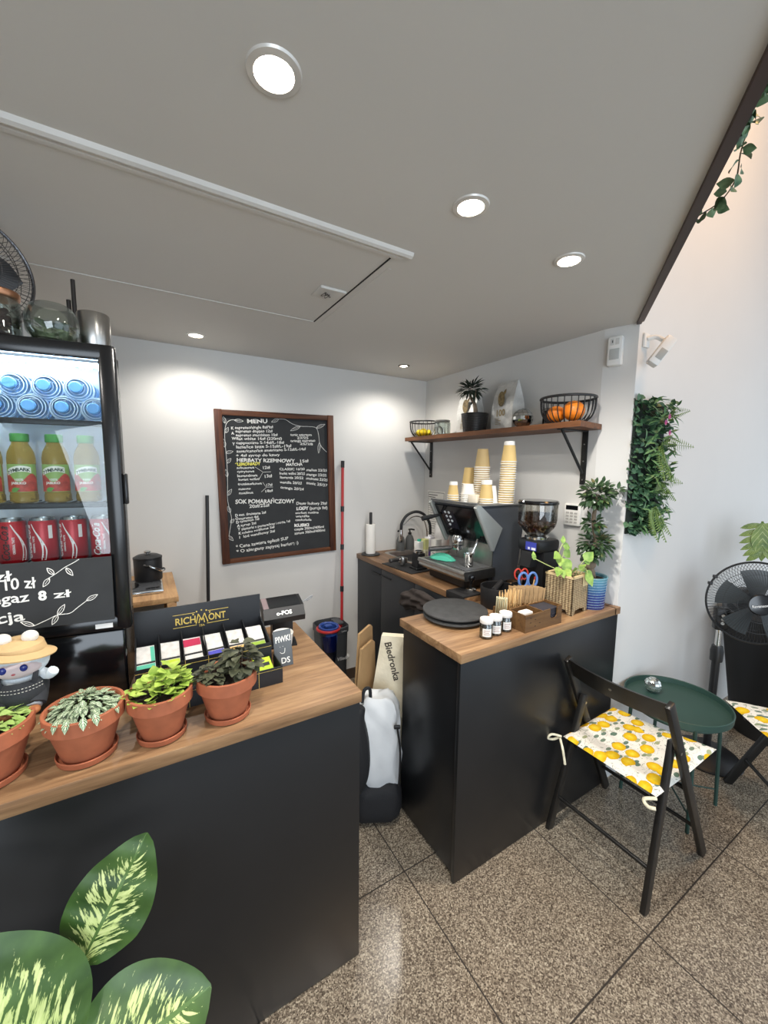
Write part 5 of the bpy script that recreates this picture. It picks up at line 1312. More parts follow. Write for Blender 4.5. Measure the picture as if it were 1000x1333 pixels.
for k, (x, y, z) in enumerate(((1.880, 2.600, .034), (1.930, 2.560, .034), (1.870, 2.540, .038))):
    l = thing('lemon', 'yellow lemon in the small wire basket, ' + ['leftmost', 'rearmost', 'rightmost'][k] + ' of three', 'lemon', (x, y, ZH + z), k * 1.1, 'lemons in the small basket')
    MB().lathe([(0, -.036), (.006, -.034), (.014, -.027), (.026, -.012), (.028, 0), (.026, .012), (.015, .026), (.007, .033), (0, .036)], seg=20, M=Matrix.Rotation(PI / 2, 4, 'Y')).build('fruit', LEM, l)
    MB().lathe([(0, .034), (.004, .035), (.003, .039), (0, .039)], seg=8, M=Matrix.Rotation(PI / 2, 4, 'Y')).build('stem', GSTEM, l)
ORG = mat('orange_skin', '#e8801c', .45, bump=.25, bscale=170)
for k, (x, y, r) in enumerate(((1.885, 1.385, .046), (1.885, 1.285, .053))):
    l = thing('orange', ['smaller orange on the left in the large wire basket', 'bigger orange on the right in the large wire basket'][k], 'orange', (x, y, ZH + .008 + r), 0, 'oranges in the large basket')
    m = MB(); m.ball((0, 0, 0), (r, r, r * .93), 28, 18); m.build('fruit', ORG, l, smooth=60)
    MB().lathe([(0, r * .92), (.005, r * .925), (.004, r * .96), (0, r * .96)], seg=8).build('stem', GSTEM, l)
gj = thing('glass_jar', 'short clear glass jar with grey lid beside the small wire basket', 'jar', (1.915, 2.365, ZH))
MB().lathe([(.055, 0), (.06, .004), (.06, .095), (.052, .104), (.050, .103), (.057, .094), (.057, .006), (.05, .003)], seg=36, cap=False).build('glass', GLASS, gj)
MB().lathe([(0, .102), (.055, .102), (.056, .105), (.056, .113), (0, .115)], seg=32).build('lid', mat('grey_glass_lid', '#6f6d69', .3, metal=.4), gj)
MB().lathe([(0, 0), (.03, 0), (.03, .006), (.02, .008), (0, .008)], seg=24, M=Matrix.Translation((0, 0, .006))).lathe([(.026, 0), (.034, 0), (.034, .01), (.026, .01), (.026, 0)], seg=24, M=Matrix.Translation((-.03, 0, .036)) @ Matrix.Rotation(PI / 2 - .3, 4, 'Y'), cap=False).build('metal_ring', STEEL, gj)
BAG = NT('coffee_bag_foil'); v = BAG.coord('Object'); BAG.base(BAG.ramp(BAG.noise(v, 14, 4), [(.3, '#b9b9b6'), (.7, '#d8d8d4')]), .42, .15, .5); BAG.bump(BAG.noise(v, 18, 3), .5, .02); BAG = BAG.m
def coffee_bag(lab, x, y, w, h, d, txt, rz):
    b = thing('coffee_bag', lab, 'bag', (x, y, ZH), rz, 'coffee bags on the shelf')
    m = MB(); N_ = 14; vv = []; ff = []
    M_ = 12
    for i in range(N_ + 1):
        t_ = i / N_
        dd = d * (1 - max(0, (t_ - .45) / .55) ** 1.3 * .97) / 2
        ww = w / 2 * (1 - .10 * max(0, (t_ - .6) / .4))
        ring_ = [(-dd, -ww), (-dd * 1.06, 0), (-dd, ww), (0, ww * (.93 if t_ < .9 else 1)), (dd, ww), (dd * 1.06, 0), (dd, -ww), (0, -ww * (.93 if t_ < .9 else 1))]
        vv += [(q[0], q[1], h * t_) for q in ring_]
    for i in range(N_):
        for k in range(8): ff.append((i * 8 + k, i * 8 + (k + 1) % 8, (i + 1) * 8 + (k + 1) % 8, (i + 1) * 8 + k))
    ff += [list(range(8))[::-1], [N_ * 8 + k for k in range(8)]]
    m.add(vv, ff); m.build('bag_body', BAG, b, smooth=30)
    m = MB(); xo = -d / 2 * 1.075
    Mf = Matrix.Translation((xo - .0004, 0, 0)) @ Matrix.Rotation(-PI / 2, 4, 'Z')
    text_bm(m, txt, -.048, h * .30, .056, -.0006, bold=.001, thick=.0004, M=Mf)
    for k in range(4): m.span((-.05, -.001, h * (.24 - .035 * k)), (-.05 + .03 + .02 * (k % 2), 0, h * (.25 - .035 * k)), M=Mf)
    m.build('lettering', mat('bag_gold_print', '#9a8659', .5), b, smooth=0)
    m = MB(); m.ball((0, -.001, h * .64), (.030, .0015, .046), 14, 8, M=Mf @ Matrix.Translation((0, 0, 0)))
    m.leaf((.018, -.003, h * .70), (.6, 0, .8), (0, -1, 0), .045, .02, .0, .1, M=Mf)
    m.build('printed_picture', mat('bag_brown_print', '#7d6a43', .6, var=.5, vscale=60), b)
    MB().span((-d * .05 - .002, -w / 2 * .88, h - .016), (d * .05 + .002, w / 2 * .88, h - .006)).build('seal', mat('bag_seal', '#c9c9c6', .5), b, smooth=0)
coffee_bag('white printed coffee bag behind the black woven pot on the shelf', 1.985, 2.150, .190, .300, .080, '100', .0)
coffee_bag('silver-white printed coffee bag right of the black woven pot on the shelf', 1.968, 1.795, .190, .300, .095, '100', -.10)
WVB = NT('black_weave'); v = WVB.coord('Object'); sx = WVB.node('ShaderNodeSeparateXYZ'); WVB.l(v, sx.inputs[0])
bd = WVB.math('ABSOLUTE', WVB.math('SUBTRACT', WVB.math('FRACT', WVB.math('MULTIPLY', sx.outputs[2], 95)), .5))
WVB.base(WVB.ramp(bd, [(.1, '#131313'), (.5, '#2e2d2c')]), .4); WVB.bump(bd, .9, .004); WVB = WVB.m
sp_ = thing('shelf_plant', 'small ficus in a black woven pot in the middle of the wall shelf', 'potted plant', (1.880, 1.990, ZH))
MB().lathe([(0, 0), (.070, 0), (.073, .004), (.088, .112), (.090, .118), (.086, .120), (.080, .116), (.078, .1), (0, .1)], seg=40).build('pot', WVB, sp_)
MB().lathe([(0, .106), (.05, .104), (.079, .101)], seg=24, cap=False).build('soil', SOIL, sp_)
m = MB(); m.tube(smoothpts([(0, -.01, .1), (-.005, -.008, .15), (0, .012, .19), (-.004, .038, .225), (-.004, .05, .26)]), [.016 - .0006 * k for k in range(17)], 8); m.tube(smoothpts([(0, .012, .19), (-.01, -.01, .24), (-.01, -.015, .27)]), .005, 6)
m.build('trunk', TRK, sp_)
m = MB()
for k in range(170):
    d_ = Vector((rnd(-1, 1), rnd(-1, 1), rnd(-.5, 1))).normalized(); q = rnd(.2, 1)
    c_ = Vector((-.005, .035, .275))
    m.leaf(c_ + Vector((d_.x * .05, d_.y * .075, d_.z * .05)) * q, d_ + Vector((0, 0, -.1)), (rnd(-.4, .4) - .4, rnd(-.4, .4), .8), rnd(.045, .066), .015, .3, .1, 1, 4, .45)
m.build('foliage', mat('shelf_ficus_leaf', '#28352a', .4, var=.3, vscale=40), sp_)
mir = NT('mirror_facets'); mir.base('#c9cbc9', .08, 1); mir = mir.m
def faceted_ball(name, lab, cat, loc, r, m_, core=None):
    b = thing(name, lab, cat, loc)
    m = MB(); n1, n2 = 9, 14
    for i in range(n1):
        a0, a1 = PI * i / n1, PI * (i + 1) / n1
        cnt = max(5, int(n2 * math.sin((a0 + a1) / 2)))
        for k in range(cnt):
            b0, b1 = 2 * PI * k / cnt, 2 * PI * (k + .93) / cnt; a1_ = a0 + (a1 - a0) * .93
            p = [(math.sin(a) * math.cos(c), math.sin(a) * math.sin(c), math.cos(a)) for a, c in ((a0 + .02, b0), (a1_, b0), (a1_, b1), (a0 + .02, b1))]
            m.add([(q[0] * r, q[1] * r, q[2] * r) for q in p], [(0, 1, 2, 3)])
    m.build('facets', m_, b, smooth=0)
    MB().ball((0, 0, 0), r * .955, 24, 16).build('core', core or mat('silver_core', '#8b8d8a', .2, metal=.8), b); return b
faceted_ball('mirror_ball', 'small silver mirror ball on the wall shelf between bag and large basket', 'mirror ball', (1.915, 1.628, ZH + .058), .058, mir)
dj = thing('storage_jar', 'dark storage jar with lid half hidden by the large wire basket', 'jar', (1.965, 1.475, ZH))
MB().lathe([(0, 0), (.043, 0), (.045, .004), (.045, .08), (.042, .086), (0, .086)], seg=32).build('jar_body', glass_thin('smoked_jar', '#77736e', .06), dj)
MB().lathe([(0, .003), (.041, .004), (.041, .064), (0, .066)], seg=28).build('contents', mat('dark_contents', '#262221', .8, var=.4, vscale=80), dj)
MB().lathe([(0, .086), (.046, .086), (.047, .089), (.047, .100), (0, .102)], seg=32).build('lid', mat('smoked_lid', '#75746f', .3, metal=.3), dj)

# ---- papers, keypad, alarm sensors
def paper(lab, y0, y1, z0, z1, rows, heads=()):
    p = thing('paper_notice', lab, 'notice', (B - .001, y0, z0), 0, 'paper notices on the wall')
    MB().span((-.0012, y1 - y0, 0), (0, 0, z1 - z0)).build('sheet', PAPER, p, smooth=0)
    m = MB(); h = z1 - z0; w = y0 - y1
    for k in range(rows):
        z = h * (.90 - .8 * k / rows); l = w * (.35 + .5 * rnd(0, 1))
        m.span((-.0018, -w * .08, z), (-.0013, -w * .08 - l, z + h * (.016 if k in heads else .008)))
    for a_, b_ in (((-w * .04, h * .03), (-w * .96, h * .04)), ((-w * .04, h * .96), (-w * .96, h * .97))): m.span((-.0018, a_[0], a_[1]), (-.0013, b_[0], b_[1]))
    m.span((-.0018, -w * .04, h * .03), (-.0013, -w * .055, h * .97)); m.span((-.0018, -w * .945, h * .03), (-.0013, -w * .96, h * .97))
    m.build('printed_lines', mat('print_black', '#33343a', .8), p, smooth=0); return p
paper('white printed notice on the right wall beside the room corner', 2.700, 2.475, 1.14, 1.505, 16, (0, 1))
paper('white printed notice on the wall behind the small cups', 2.32, 2.13, 1.22, 1.505, 11, (0,))
kp = thing('alarm_keypad', 'white alarm keypad on the wall left of the ficus', 'keypad', (B, 1.355, 1.385))
MB().span((-.022, -.048, 0), (-.001, .048, .122), .006).build('case', WHITE_PLASTIC, kp)
MB().span((-.0235, -.036, .088), (-.0215, .036, .112), .0).build('display', BLACK_GLOSS, kp, smooth=0)
m = MB()
for i in range(4):
    for j in range(3): MB().span((-.0245, -.034 + .025 * j, .014 + .017 * i), (-.0215, -.016 + .025 * j, .025 + .017 * i), .001).build('button', mat('keypad_button', '#b5b3ad', .5), kp)
m.b.free()
cn = Vector((-.963, -.270, 0))
ps = thing('motion_sensor', 'white rectangular motion sensor on the wall column near the ceiling', 'motion sensor', (2.0665, 1.192, 2.212), math.atan2(.042, .147))
MB().span((-.040, -.033, 0), (-.001, .033, .140), .008).build('case', WHITE_PLASTIC, ps)
MB().span((-.0425, -.022, .028), (-.039, .022, .080), .002).build('lens', mat('sensor_lens', '#b9bbb8', .5), ps)
m = MB(); m.span((-.0425, -.020, .098), (-.0395, -.003, .128), .001).span((-.0425, .004, .098), (-.0395, .020, .128), .001); m.build('indicator', mat('sensor_detail', '#cfcfcb', .4), ps, smooth=0)
MB().span((-.0435, .008, .108), (-.042, .012, .120)).build('indicator_led', mat('sensor_dark', '#2a2a2a', .4), ps, smooth=0)
cs = thing('tilted_sensor', 'white tilted alarm detector on a bracket above the plant panel', 'motion sensor', (2.150, C, 2.340))
MB().span((-.025, -.012, -.045), (.025, -.0008, .022), .004).build('wall_plate', WHITE_PLASTIC, cs)
MB().tube(smoothpts([(0, -.01, -.005), (.02, -.04, .0), (.030, -.070, -.022)]), .011, 10).build('bracket_arm', WHITE_PLASTIC, cs)
az = Vector((.50, -.30, .80)).normalized(); vd = Vector((.75, .62, .15)); ay = (vd - az * vd.dot(az)).normalized(); ax_ = ay.cross(az)
Mh = Matrix(((ax_.x, ay.x, az.x, -.020), (ax_.y, ay.y, az.y, -.088), (ax_.z, ay.z, az.z, -.085), (0, 0, 0, 1)))
MB(Mh).box((0, 0, 0), (.050, .040, .150), .008).build('head', WHITE_PLASTIC, cs)
MB(Mh).box((.004, -.0205, -.020), (.032, .003, .052), .001).build('lens', mat('sensor_lens_grey', '#a9aaa6', .45), cs)

# ---- plant panel on the street wall
gp = thing('plant_panel', 'upright panel of artificial green plants with pink flowers on the white wall', 'plant panel', (2.236, C, 1.700))
MB().span((-.140, -.008, -.330), (.165, -.001, .340), .004).build('backing', mat('dark_green_backing', '#17221a', .9), gp)
G1 = leafmat('panel_leaf_dark', '#2c4a38', '#557a58', .45); G2 = leafmat('panel_leaf_fern', '#4a6a2c', '#7b9444', .5); G3 = leafmat('panel_leaf_mid', '#3c6242', '#6f9460', .45)
m = MB()
for k in range(560):
    x = rnd(-.145, .170); z = rnd(-.335, .350)
    d_ = Vector((rnd(-.8, .8), -rnd(.3, 1.0) * (1 if x > -.09 else .35), rnd(-.6, .9)))
    m.leaf((x, -.006 - rnd(0, .034) * min(1, max(0, (x + .14) / .12)), z), d_, (rnd(-.5, .5), -.6, .7), rnd(.030, .046), rnd(.025, .035), .3, .15, 1, 4, .55)
m.build('foliage', G1, gp)
m = MB()
for k in range(230):
    x = rnd(-.10, .185); z = rnd(-.34, .355)
    d_ = Vector((rnd(-.2, 1), -rnd(.2, 1.0), rnd(-.8, .9)))
    m.leaf((x, -.03 - rnd(0, .02), z), d_, (rnd(-.5, .5), -.6, .7), rnd(.040, .070), rnd(.010, .018), .4, .1, 1, 3, .45)
m.build('foliage', G3, gp)
m = MB()
def frond(m, p, d, L, n, w):
    p = Vector(p); d = Vector(d).normalized(); side = d.cross(Vector((0, -1, 0))).normalized()
    for k in range(n):
        t_ = (k + .5) / n; q = p + d * (L * t_) + Vector((0, -.5, -.35)) * (t_ * t_ * .07)
        for s_ in (-1, 1): m.leaf(q, side * s_ + d * .5, (0, -1, .2), w * math.sin(PI * (.12 + .86 * t_)) + .004, .0085, .25, .1, 1, 3, .4)
    m.tube([p, p + d * L * .5 + Vector((0, -.5, -.35)) * .0175, p + d * L + Vector((0, -.5, -.35)) * .07], .0014, 4)
for p_, d_, L in (((.05, -.05, .13), (.75, -.3, .05), .15), ((.06, -.05, .13), (-.1, -.2, -1), .17), ((.05, -.05, .12), (-.45, -.2, -1), .17), ((.07, -.05, .10), (.15, -.2, -1), .15), ((.03, -.05, -.20), (-.6, -.2, -.6), .14), ((.04, -.05, -.19), (.05, -.2, -1), .16), ((.05, -.05, -.19), (.35, -.2, -.9), .14), ((.02, -.05, -.22), (-.3, -.2, -1), .13), ((.10, -.05, .25), (.5, -.3, .6), .10), ((.06, -.05, -.06), (.9, -.2, .1), .12), ((.06, -.05, -.06), (-.9, -.2, -.1), .10), ((.06, -.05, -.06), (.5, -.2, -.6), .10)):
    m = MB(); frond(m, p_, d_, L, 16, .038); m.build('fern_frond', G2, gp)
FL = mat('pink_flower', '#b0487f', .5)
for q in ((.045, -.075, .265), (.02, -.072, .235), (.055, -.078, .185)):
    m = MB()
    for k in range(7):
        a = 2 * PI * k / 7; m.leaf(q, (math.cos(a), -.5, math.sin(a)), (0, -1, .1), .018, .009, .1, .1, 1, 3)
    m.build('flower', FL, gp)

# ---- garland along the timber ceiling edge
ga = thing('leaf_garland', 'hanging garland of round green leaves along the dark timber ceiling edge', 'garland', (1.22, .545, CE - .03))
def gpt(x, y, z): return (x - 1.22, y - .545, z - (CE - .03))
path = smoothpts([gpt(1.725, 0.773, 2.586), gpt(1.554, 0.655, 2.505), gpt(1.404, 0.552, 2.438), gpt(1.308, 0.486, 2.423), gpt(1.296, 0.477, 2.473), gpt(1.264, 0.456, 2.502), gpt(1.236, 0.437, 2.534), gpt(1.187, 0.403, 2.541), gpt(1.112, 0.351, 2.567)], 4)
MB().tube(path, .0018, 5).build('stem', mat('garland_stem', '#5a4a32', .7), ga)
m = MB()
for k in range(1, len(path)):
    for r_ in range(1 + (k > 18) + (k > 26) * 2):
        d_ = Vector((rnd(-1, 1), rnd(-1, 1), rnd(-1.2, .5)))
        m.leaf(path[k] + Vector((rnd(-.006, .006),) * 3), d_, (rnd(-1, 1), rnd(-1, 1), rnd(-.3, 1)), rnd(.026, .040), rnd(.024, .036), .25, .25, 2, 6, .5)
m.build('foliage', leafmat('garland_leaf', '#3c5c40', '#7d9a74', .35), ga)
# ================================================================== FLOOR THINGS: MOP, BAGS, CHAIRS, TABLE, FAN, PLANTS
# ---- mop in its bucket
BUCK = mat('bucket_grey', '#393c40', .5); RED = mat('red_plastic', '#b02a2c', .35); BLUEP = mat('blue_plastic', '#2f4c96', .35)
bk = thing('mop_bucket', 'dark grey mop bucket with blue and red insert by the back wall', 'bucket', (1.105, 2.575, 0))
def rrect(w, d, r, n=6): return rr(w, d, r, n)
rings = [(.090, .085, .05, .0), (.096, .092, .055, .01), (.106, .105, .06, .52), (.112, .111, .06, .525), (.112, .111, .06, .565), (.106, .105, .06, .57), (.102, .101, .06, .56), (.09, .088, .05, .30), (.08, .08, .05, .28)]
vv = []; ff = []
for a, b, r_, z in rings: vv += [(q[0], q[1], z) for q in rr(a, b, r_)]
n_ = 28
for i in range(len(rings) - 1):
    for k in range(n_): ff.append((i * n_ + k, i * n_ + (k + 1) % n_, (i + 1) * n_ + (k + 1) % n_, (i + 1) * n_ + k))
ff += [list(range(n_))[::-1], [(len(rings) - 1) * n_ + k for k in range(n_)]]
MB().add(vv, ff).build('tub', BUCK, bk)
m = MB(); m.lathe([(.060, .40), (.066, .41), (.075, .56), (.078, .575), (.070, .578), (.06, .57), (.05, .42)], (-.040, -.050, .004), 30, cap=False, M=Matrix.Scale(.9, 4, (1, 0, 0))); m.box((-.040, -.050, .580), (.05, .04, .012), .004)
m.build('wringer', BLUEP, bk)
MB().tube([(-.038 + .078 * math.cos(a), -.050 + .078 * math.sin(a), .560) for a in [PI * .75 + 1.5 * PI * k / 24 for k in range(25)]], .010, 8).build('red_rim', RED, bk)
MB().lathe([(.0, .24), (.040, .26), (.058, .36), (.062, .52)], (-.045, -.066, .01), 28, cap=False).build('clear_cup', glass_thin('blue_clear_plastic', '#8fa5cf', .08), bk)
MB().box((.060, .02, .566), (.06, .10, .02), .006).build('lid_plate', mat('bucket_lid_grey', '#4c4f52', .5), bk)
m = MB(); text_bm(m, 'Vileda', -.0, .33, .036, -.1080, bold=.0006, thick=.0005, shear=.2); text_bm(m, 'turbo', .035, .537, .018, -.1115, thick=.0005)
m.build('lettering', mat('grey_print', '#a9acae', .5), bk, smooth=0)
mp = thing('mop', 'red mop with black joints standing in the bucket right of the chalkboard', 'mop', (1.195, 2.585, 0))
top = Vector((.078, .142, 1.735)); bot = Vector((0, 0, .30))
MB().tube([bot, top], .0105, 12).build('pole', RED, mp)
for q, L in ((.985, .05), (.755, .04), (.56, .04), (.345, .04)):
    c_ = bot.lerp(top, q); d_ = (top - bot).normalized()
    MB().tube([c_ - d_ * L / 2, c_ + d_ * L / 2], .0135, 12).build('joint', BLACK_PLASTIC, mp)
MB().lathe([(0, 0), (.05, 0), (.055, .02), (.02, .05), (0, .05)], (0, -.01, .285), 20).build('mop_head', mat('mop_white', '#d5d4cf', .9), mp)
cw = tag(MB().tube(smoothpts([(1.28, 2.66, .006), (1.36, 2.62, .006), (1.44, 2.62, .006), (1.50, 2.66, .006)]), .006, 8).build('power_cable', WHITE_PLASTIC), 'white cable on the floor between mop bucket and sink cabinet', 'cable')

# ---- bags in the passage behind the counters
PB = NT('paper_bag'); v = PB.coord('Object'); PB.base(PB.ramp(PB.noise(v, 9, 4), [(.3, '#b9a27d'), (.7, '#cdb894')]), .85); PB.bump(PB.noise(v, 12, 4), .5, .03); PB = PB.m
SB = NT('cream_shopping_bag'); v = SB.coord('Object'); SB.base(SB.ramp(SB.noise(v, 9, 4), [(.3, '#d8ceb4'), (.7, '#e9e0c9')]), .7); SB.bump(SB.noise(v, 7, 4), .5, .04); SB = SB.m
def flatbag(name, lab, cat, p0, w, h, d, rz, tilt, m_, roll=0, hole=True):
    t_ = thing(name, lab, cat, p0); t_.rotation_euler = (tilt, roll, rz)
    MB().prism([(-w / 2, 0), (w / 2, 0), (w / 2 + .01, h * .5), (w / 2 - .005, h - .02), (w / 2 - .03, h), (-w / 2 + .05, h), (-w / 2 - .005, h * .6)], -d / 2, d / 2, 'xz').build('bag_body', m_, t_, smooth=0)
    return t_
sb = flatbag('shopping_bag', 'cream shopping bag with dark lettering standing behind the middle counter', 'bag', (1.062, 1.622, .004), .24, .850, .04, -.72, 0, SB, -.012)
Mb_ = Matrix.Translation((-.055, -.0206, .815)) @ Matrix.Rotation(math.radians(76), 4, 'Y')
m = MB(); text_bm(m, 'Biedronka', 0, 0, .050, 0, bold=.001, thick=.0006, M=Mb_); m.build('lettering', mat('bag_ink', '#4a4238', .7), sb, smooth=0)
for k, (x, y, w, h, rz, ro, nm_) in enumerate(((.870, 1.705, .20, .80, .60, -.02, 'front'), (.885, 1.755, .21, .86, .64, -.02, 'rear'))):
    c_ = flatbag('cardboard_sheet', 'folded brown cardboard leaning beside the cream shopping bag, the %s one' % nm_, 'cardboard', (x + .06, y, .004), w, h, .012, rz, 0, CARDBOARD, ro)
    MB().prism([(-w / 2 + .02, h * .30), (w / 2 - .02, h * .30), (w / 2 - .02, h * .305), (-w / 2 + .02, h * .305)], -.0066, -.006, 'xz').build('fold_line', mat('cardboard_dark', '#75583a', .9), c_, smooth=0)
kbag = 0 and flatbag('paper_bag', 'brown paper bag low behind the backpack in the passage', 'bag', (1.075, 1.735, .004), .22, .60, .06, -.75, 0, PB, .0)
bp = thing('backpack', 'black and white backpack standing on the floor between the two counters', 'backpack', (.905, 1.560, .002), -.45)
def blob(c, r, e=.75, seg=28, rings=18, wob=.0):
    t_ = MB(); t_.ball((0, 0, 0), (1, 1, 1), seg, rings)
    for v_ in t_.b.verts:
        q = v_.co; f_ = lambda a: math.copysign(abs(a) ** e, a)
        n_ = Vector((f_(q.x) * r[0], f_(q.y) * r[1], f_(q.z) * r[2])); 
        n_ += q * wob * (math.sin(q.x * 9 + q.z * 11) + math.sin(q.y * 13 - q.z * 7))
        v_.co = n_ + Vector(c)
    return t_
blob((0, 0, .105), (.125, .105, .105), .55, wob=.002).build('lower_pocket', mat('backpack_black', '#15161a', .75, bump=.2, bscale=150), bp, smooth=60)
blob((0, .01, .345), (.118, .092, .275), .66, wob=.009).build('main_panel', mat('backpack_white', '#d3d6d8', .5, bump=.25, bscale=14), bp, smooth=60)
m = MB()
m.tube(smoothpts([(-.075, -.080, .605), (-.105, -.086, .54), (-.098, -.098, .43), (-.085, -.104, .30), (-.10, -.10, .19)], 6), [.020 + .040 * math.sin(PI * k / 24) for k in range(25)], 10); m.build('shoulder_strap', MATS['backpack_black'], bp)
m = MB(); m.tube(smoothpts([(-.03, -.02, .61), (-.035, -.02, .655), (-.06, -.03, .655), (-.07, -.04, .60)]), .008, 8); m.build('top_handle', MATS['backpack_black'], bp)
for q in ((-.09, -.10, .53), (.09, -.085, .50)): MB().box(q, (.030, .012, .018), .004).build('buckle', BLACK_PLASTIC, bp)
m = MB(); m.tube(smoothpts([(.09, -.09, .50), (.105, -.10, .38), (.10, -.105, .22)]), .005, 6); m.tube(smoothpts([(-.10, -.10, .19), (-.125, -.09, .12), (-.12, -.09, .03)]), .005, 6); m.build('webbing', BLACK_PLASTIC, bp)
# ---- dark apron hanging on the cabinet
cl = MB(); cl.ball((0, 0, 0), (1, 1, 1), 56, 40)
for v_ in cl.b.verts:
    q = v_.co.copy(); t_ = q.y       # t_ runs along the worktop; the far end droops lower
    fold = math.sin(q.y * 7 + q.z * 5 + 1.2 * math.sin(q.z * 6)) * .5 + .5 * math.sin(q.z * 9 - q.y * 4) + .35 * math.sin(q.y * 16 + q.z * 3)
    k_ = 1 + .16 * fold
    v_.co = Vector((min(-.004, -.034 + q.x * .034 * k_ - .008 * fold), q.y * .215, q.z * (.062 + .022 * t_) * (1 + .12 * fold) - .050 * max(0, t_) ** 1.5 - .020 * t_))
ap = cl.build('apron', mat('brown_grey_cloth', '#3b3431', .95, var=.2, bump=.4, bscale=200), smooth=70, loc=(1.417, 1.88, .905))
tag(ap, 'crumpled dark brown apron hanging on the sink cabinet below the tamping mat', 'apron')

# ---- folding chair with a lemon cushion
LEMON = NT('lemon_print_fabric'); v = LEMON.coord('Object')
vo = LEMON.node('ShaderNodeTexVoronoi'); vo.inputs['Scale'].default_value = 12.5; vo.inputs['Randomness'].default_value = .7; vo.voronoi_dimensions = '2D'
mpn = LEMON.node('ShaderNodeMapping'); mpn.inputs['Scale'].default_value = (1, 1.25, 0); LEMON.l(v, mpn.inputs[0])
LEMON.l(mpn.outputs[0], vo.inputs['Vector'])
d = LEMON.math('ADD', vo.outputs['Distance'], LEMON.math('MULTIPLY', LEMON.math('SUBTRACT', LEMON.noise(v, 45), .5), .10))
sepc = LEMON.node('ShaderNodeSeparateColor'); LEMON.l(vo.outputs['Color'], sepc.inputs[0])
is_l = LEMON.math('MULTIPLY', LEMON.math('LESS_THAN', d, .40), LEMON.math('GREATER_THAN', sepc.outputs[0], .32))
lemc = LEMON.ramp(LEMON.math('ADD', LEMON.math('MULTIPLY', d, 1.2), LEMON.math('MULTIPLY', LEMON.noise(v, 90), .35)), [(.15, '#f6dc4a'), (.45, '#ecc41f'), (.75, '#d2a016')])
vo2 = LEMON.node('ShaderNodeTexVoronoi'); vo2.voronoi_dimensions = '2D'; vo2.inputs['Scale'].default_value = 20; mp2 = LEMON.node('ShaderNodeMapping'); mp2.inputs['Scale'].default_value = (1, 2.1, 0); mp2.inputs['Rotation'].default_value = (0, 0, .7); LEMON.l(v, mp2.inputs[0]); LEMON.l(mp2.outputs[0], vo2.inputs['Vector'])
s2 = LEMON.node('ShaderNodeSeparateColor'); LEMON.l(vo2.outputs['Color'], s2.inputs[0])
is_f = LEMON.math('MULTIPLY', LEMON.math('LESS_THAN', vo2.outputs['Distance'], .33), LEMON.math('GREATER_THAN', s2.outputs[1], .45))
leafc = LEMON.ramp(s2.outputs[2], [(.2, '#7d8f7c'), (.6, '#5d7a6c'), (.9, '#a9b08a')])
n3 = LEMON.noise(v, 22, 2, .5, 1.5); is_t = LEMON.math('LESS_THAN', LEMON.math('ABSOLUTE', LEMON.math('SUBTRACT', n3, .5)), .010)
base_ = LEMON.mix(is_t, '#f1efe6', '#9aa08e'); base_ = LEMON.mix(is_f, base_, leafc); base_ = LEMON.mix(is_l, base_, lemc)
LEMON.base(base_, .85, 0, .2); LEMON.bump(LEMON.noise(v, 300), .15, .002); LEMON = LEMON.m
WHT = mat('cushion_tie_white', '#e9e2c6', .85, var=.2, vscale=60)
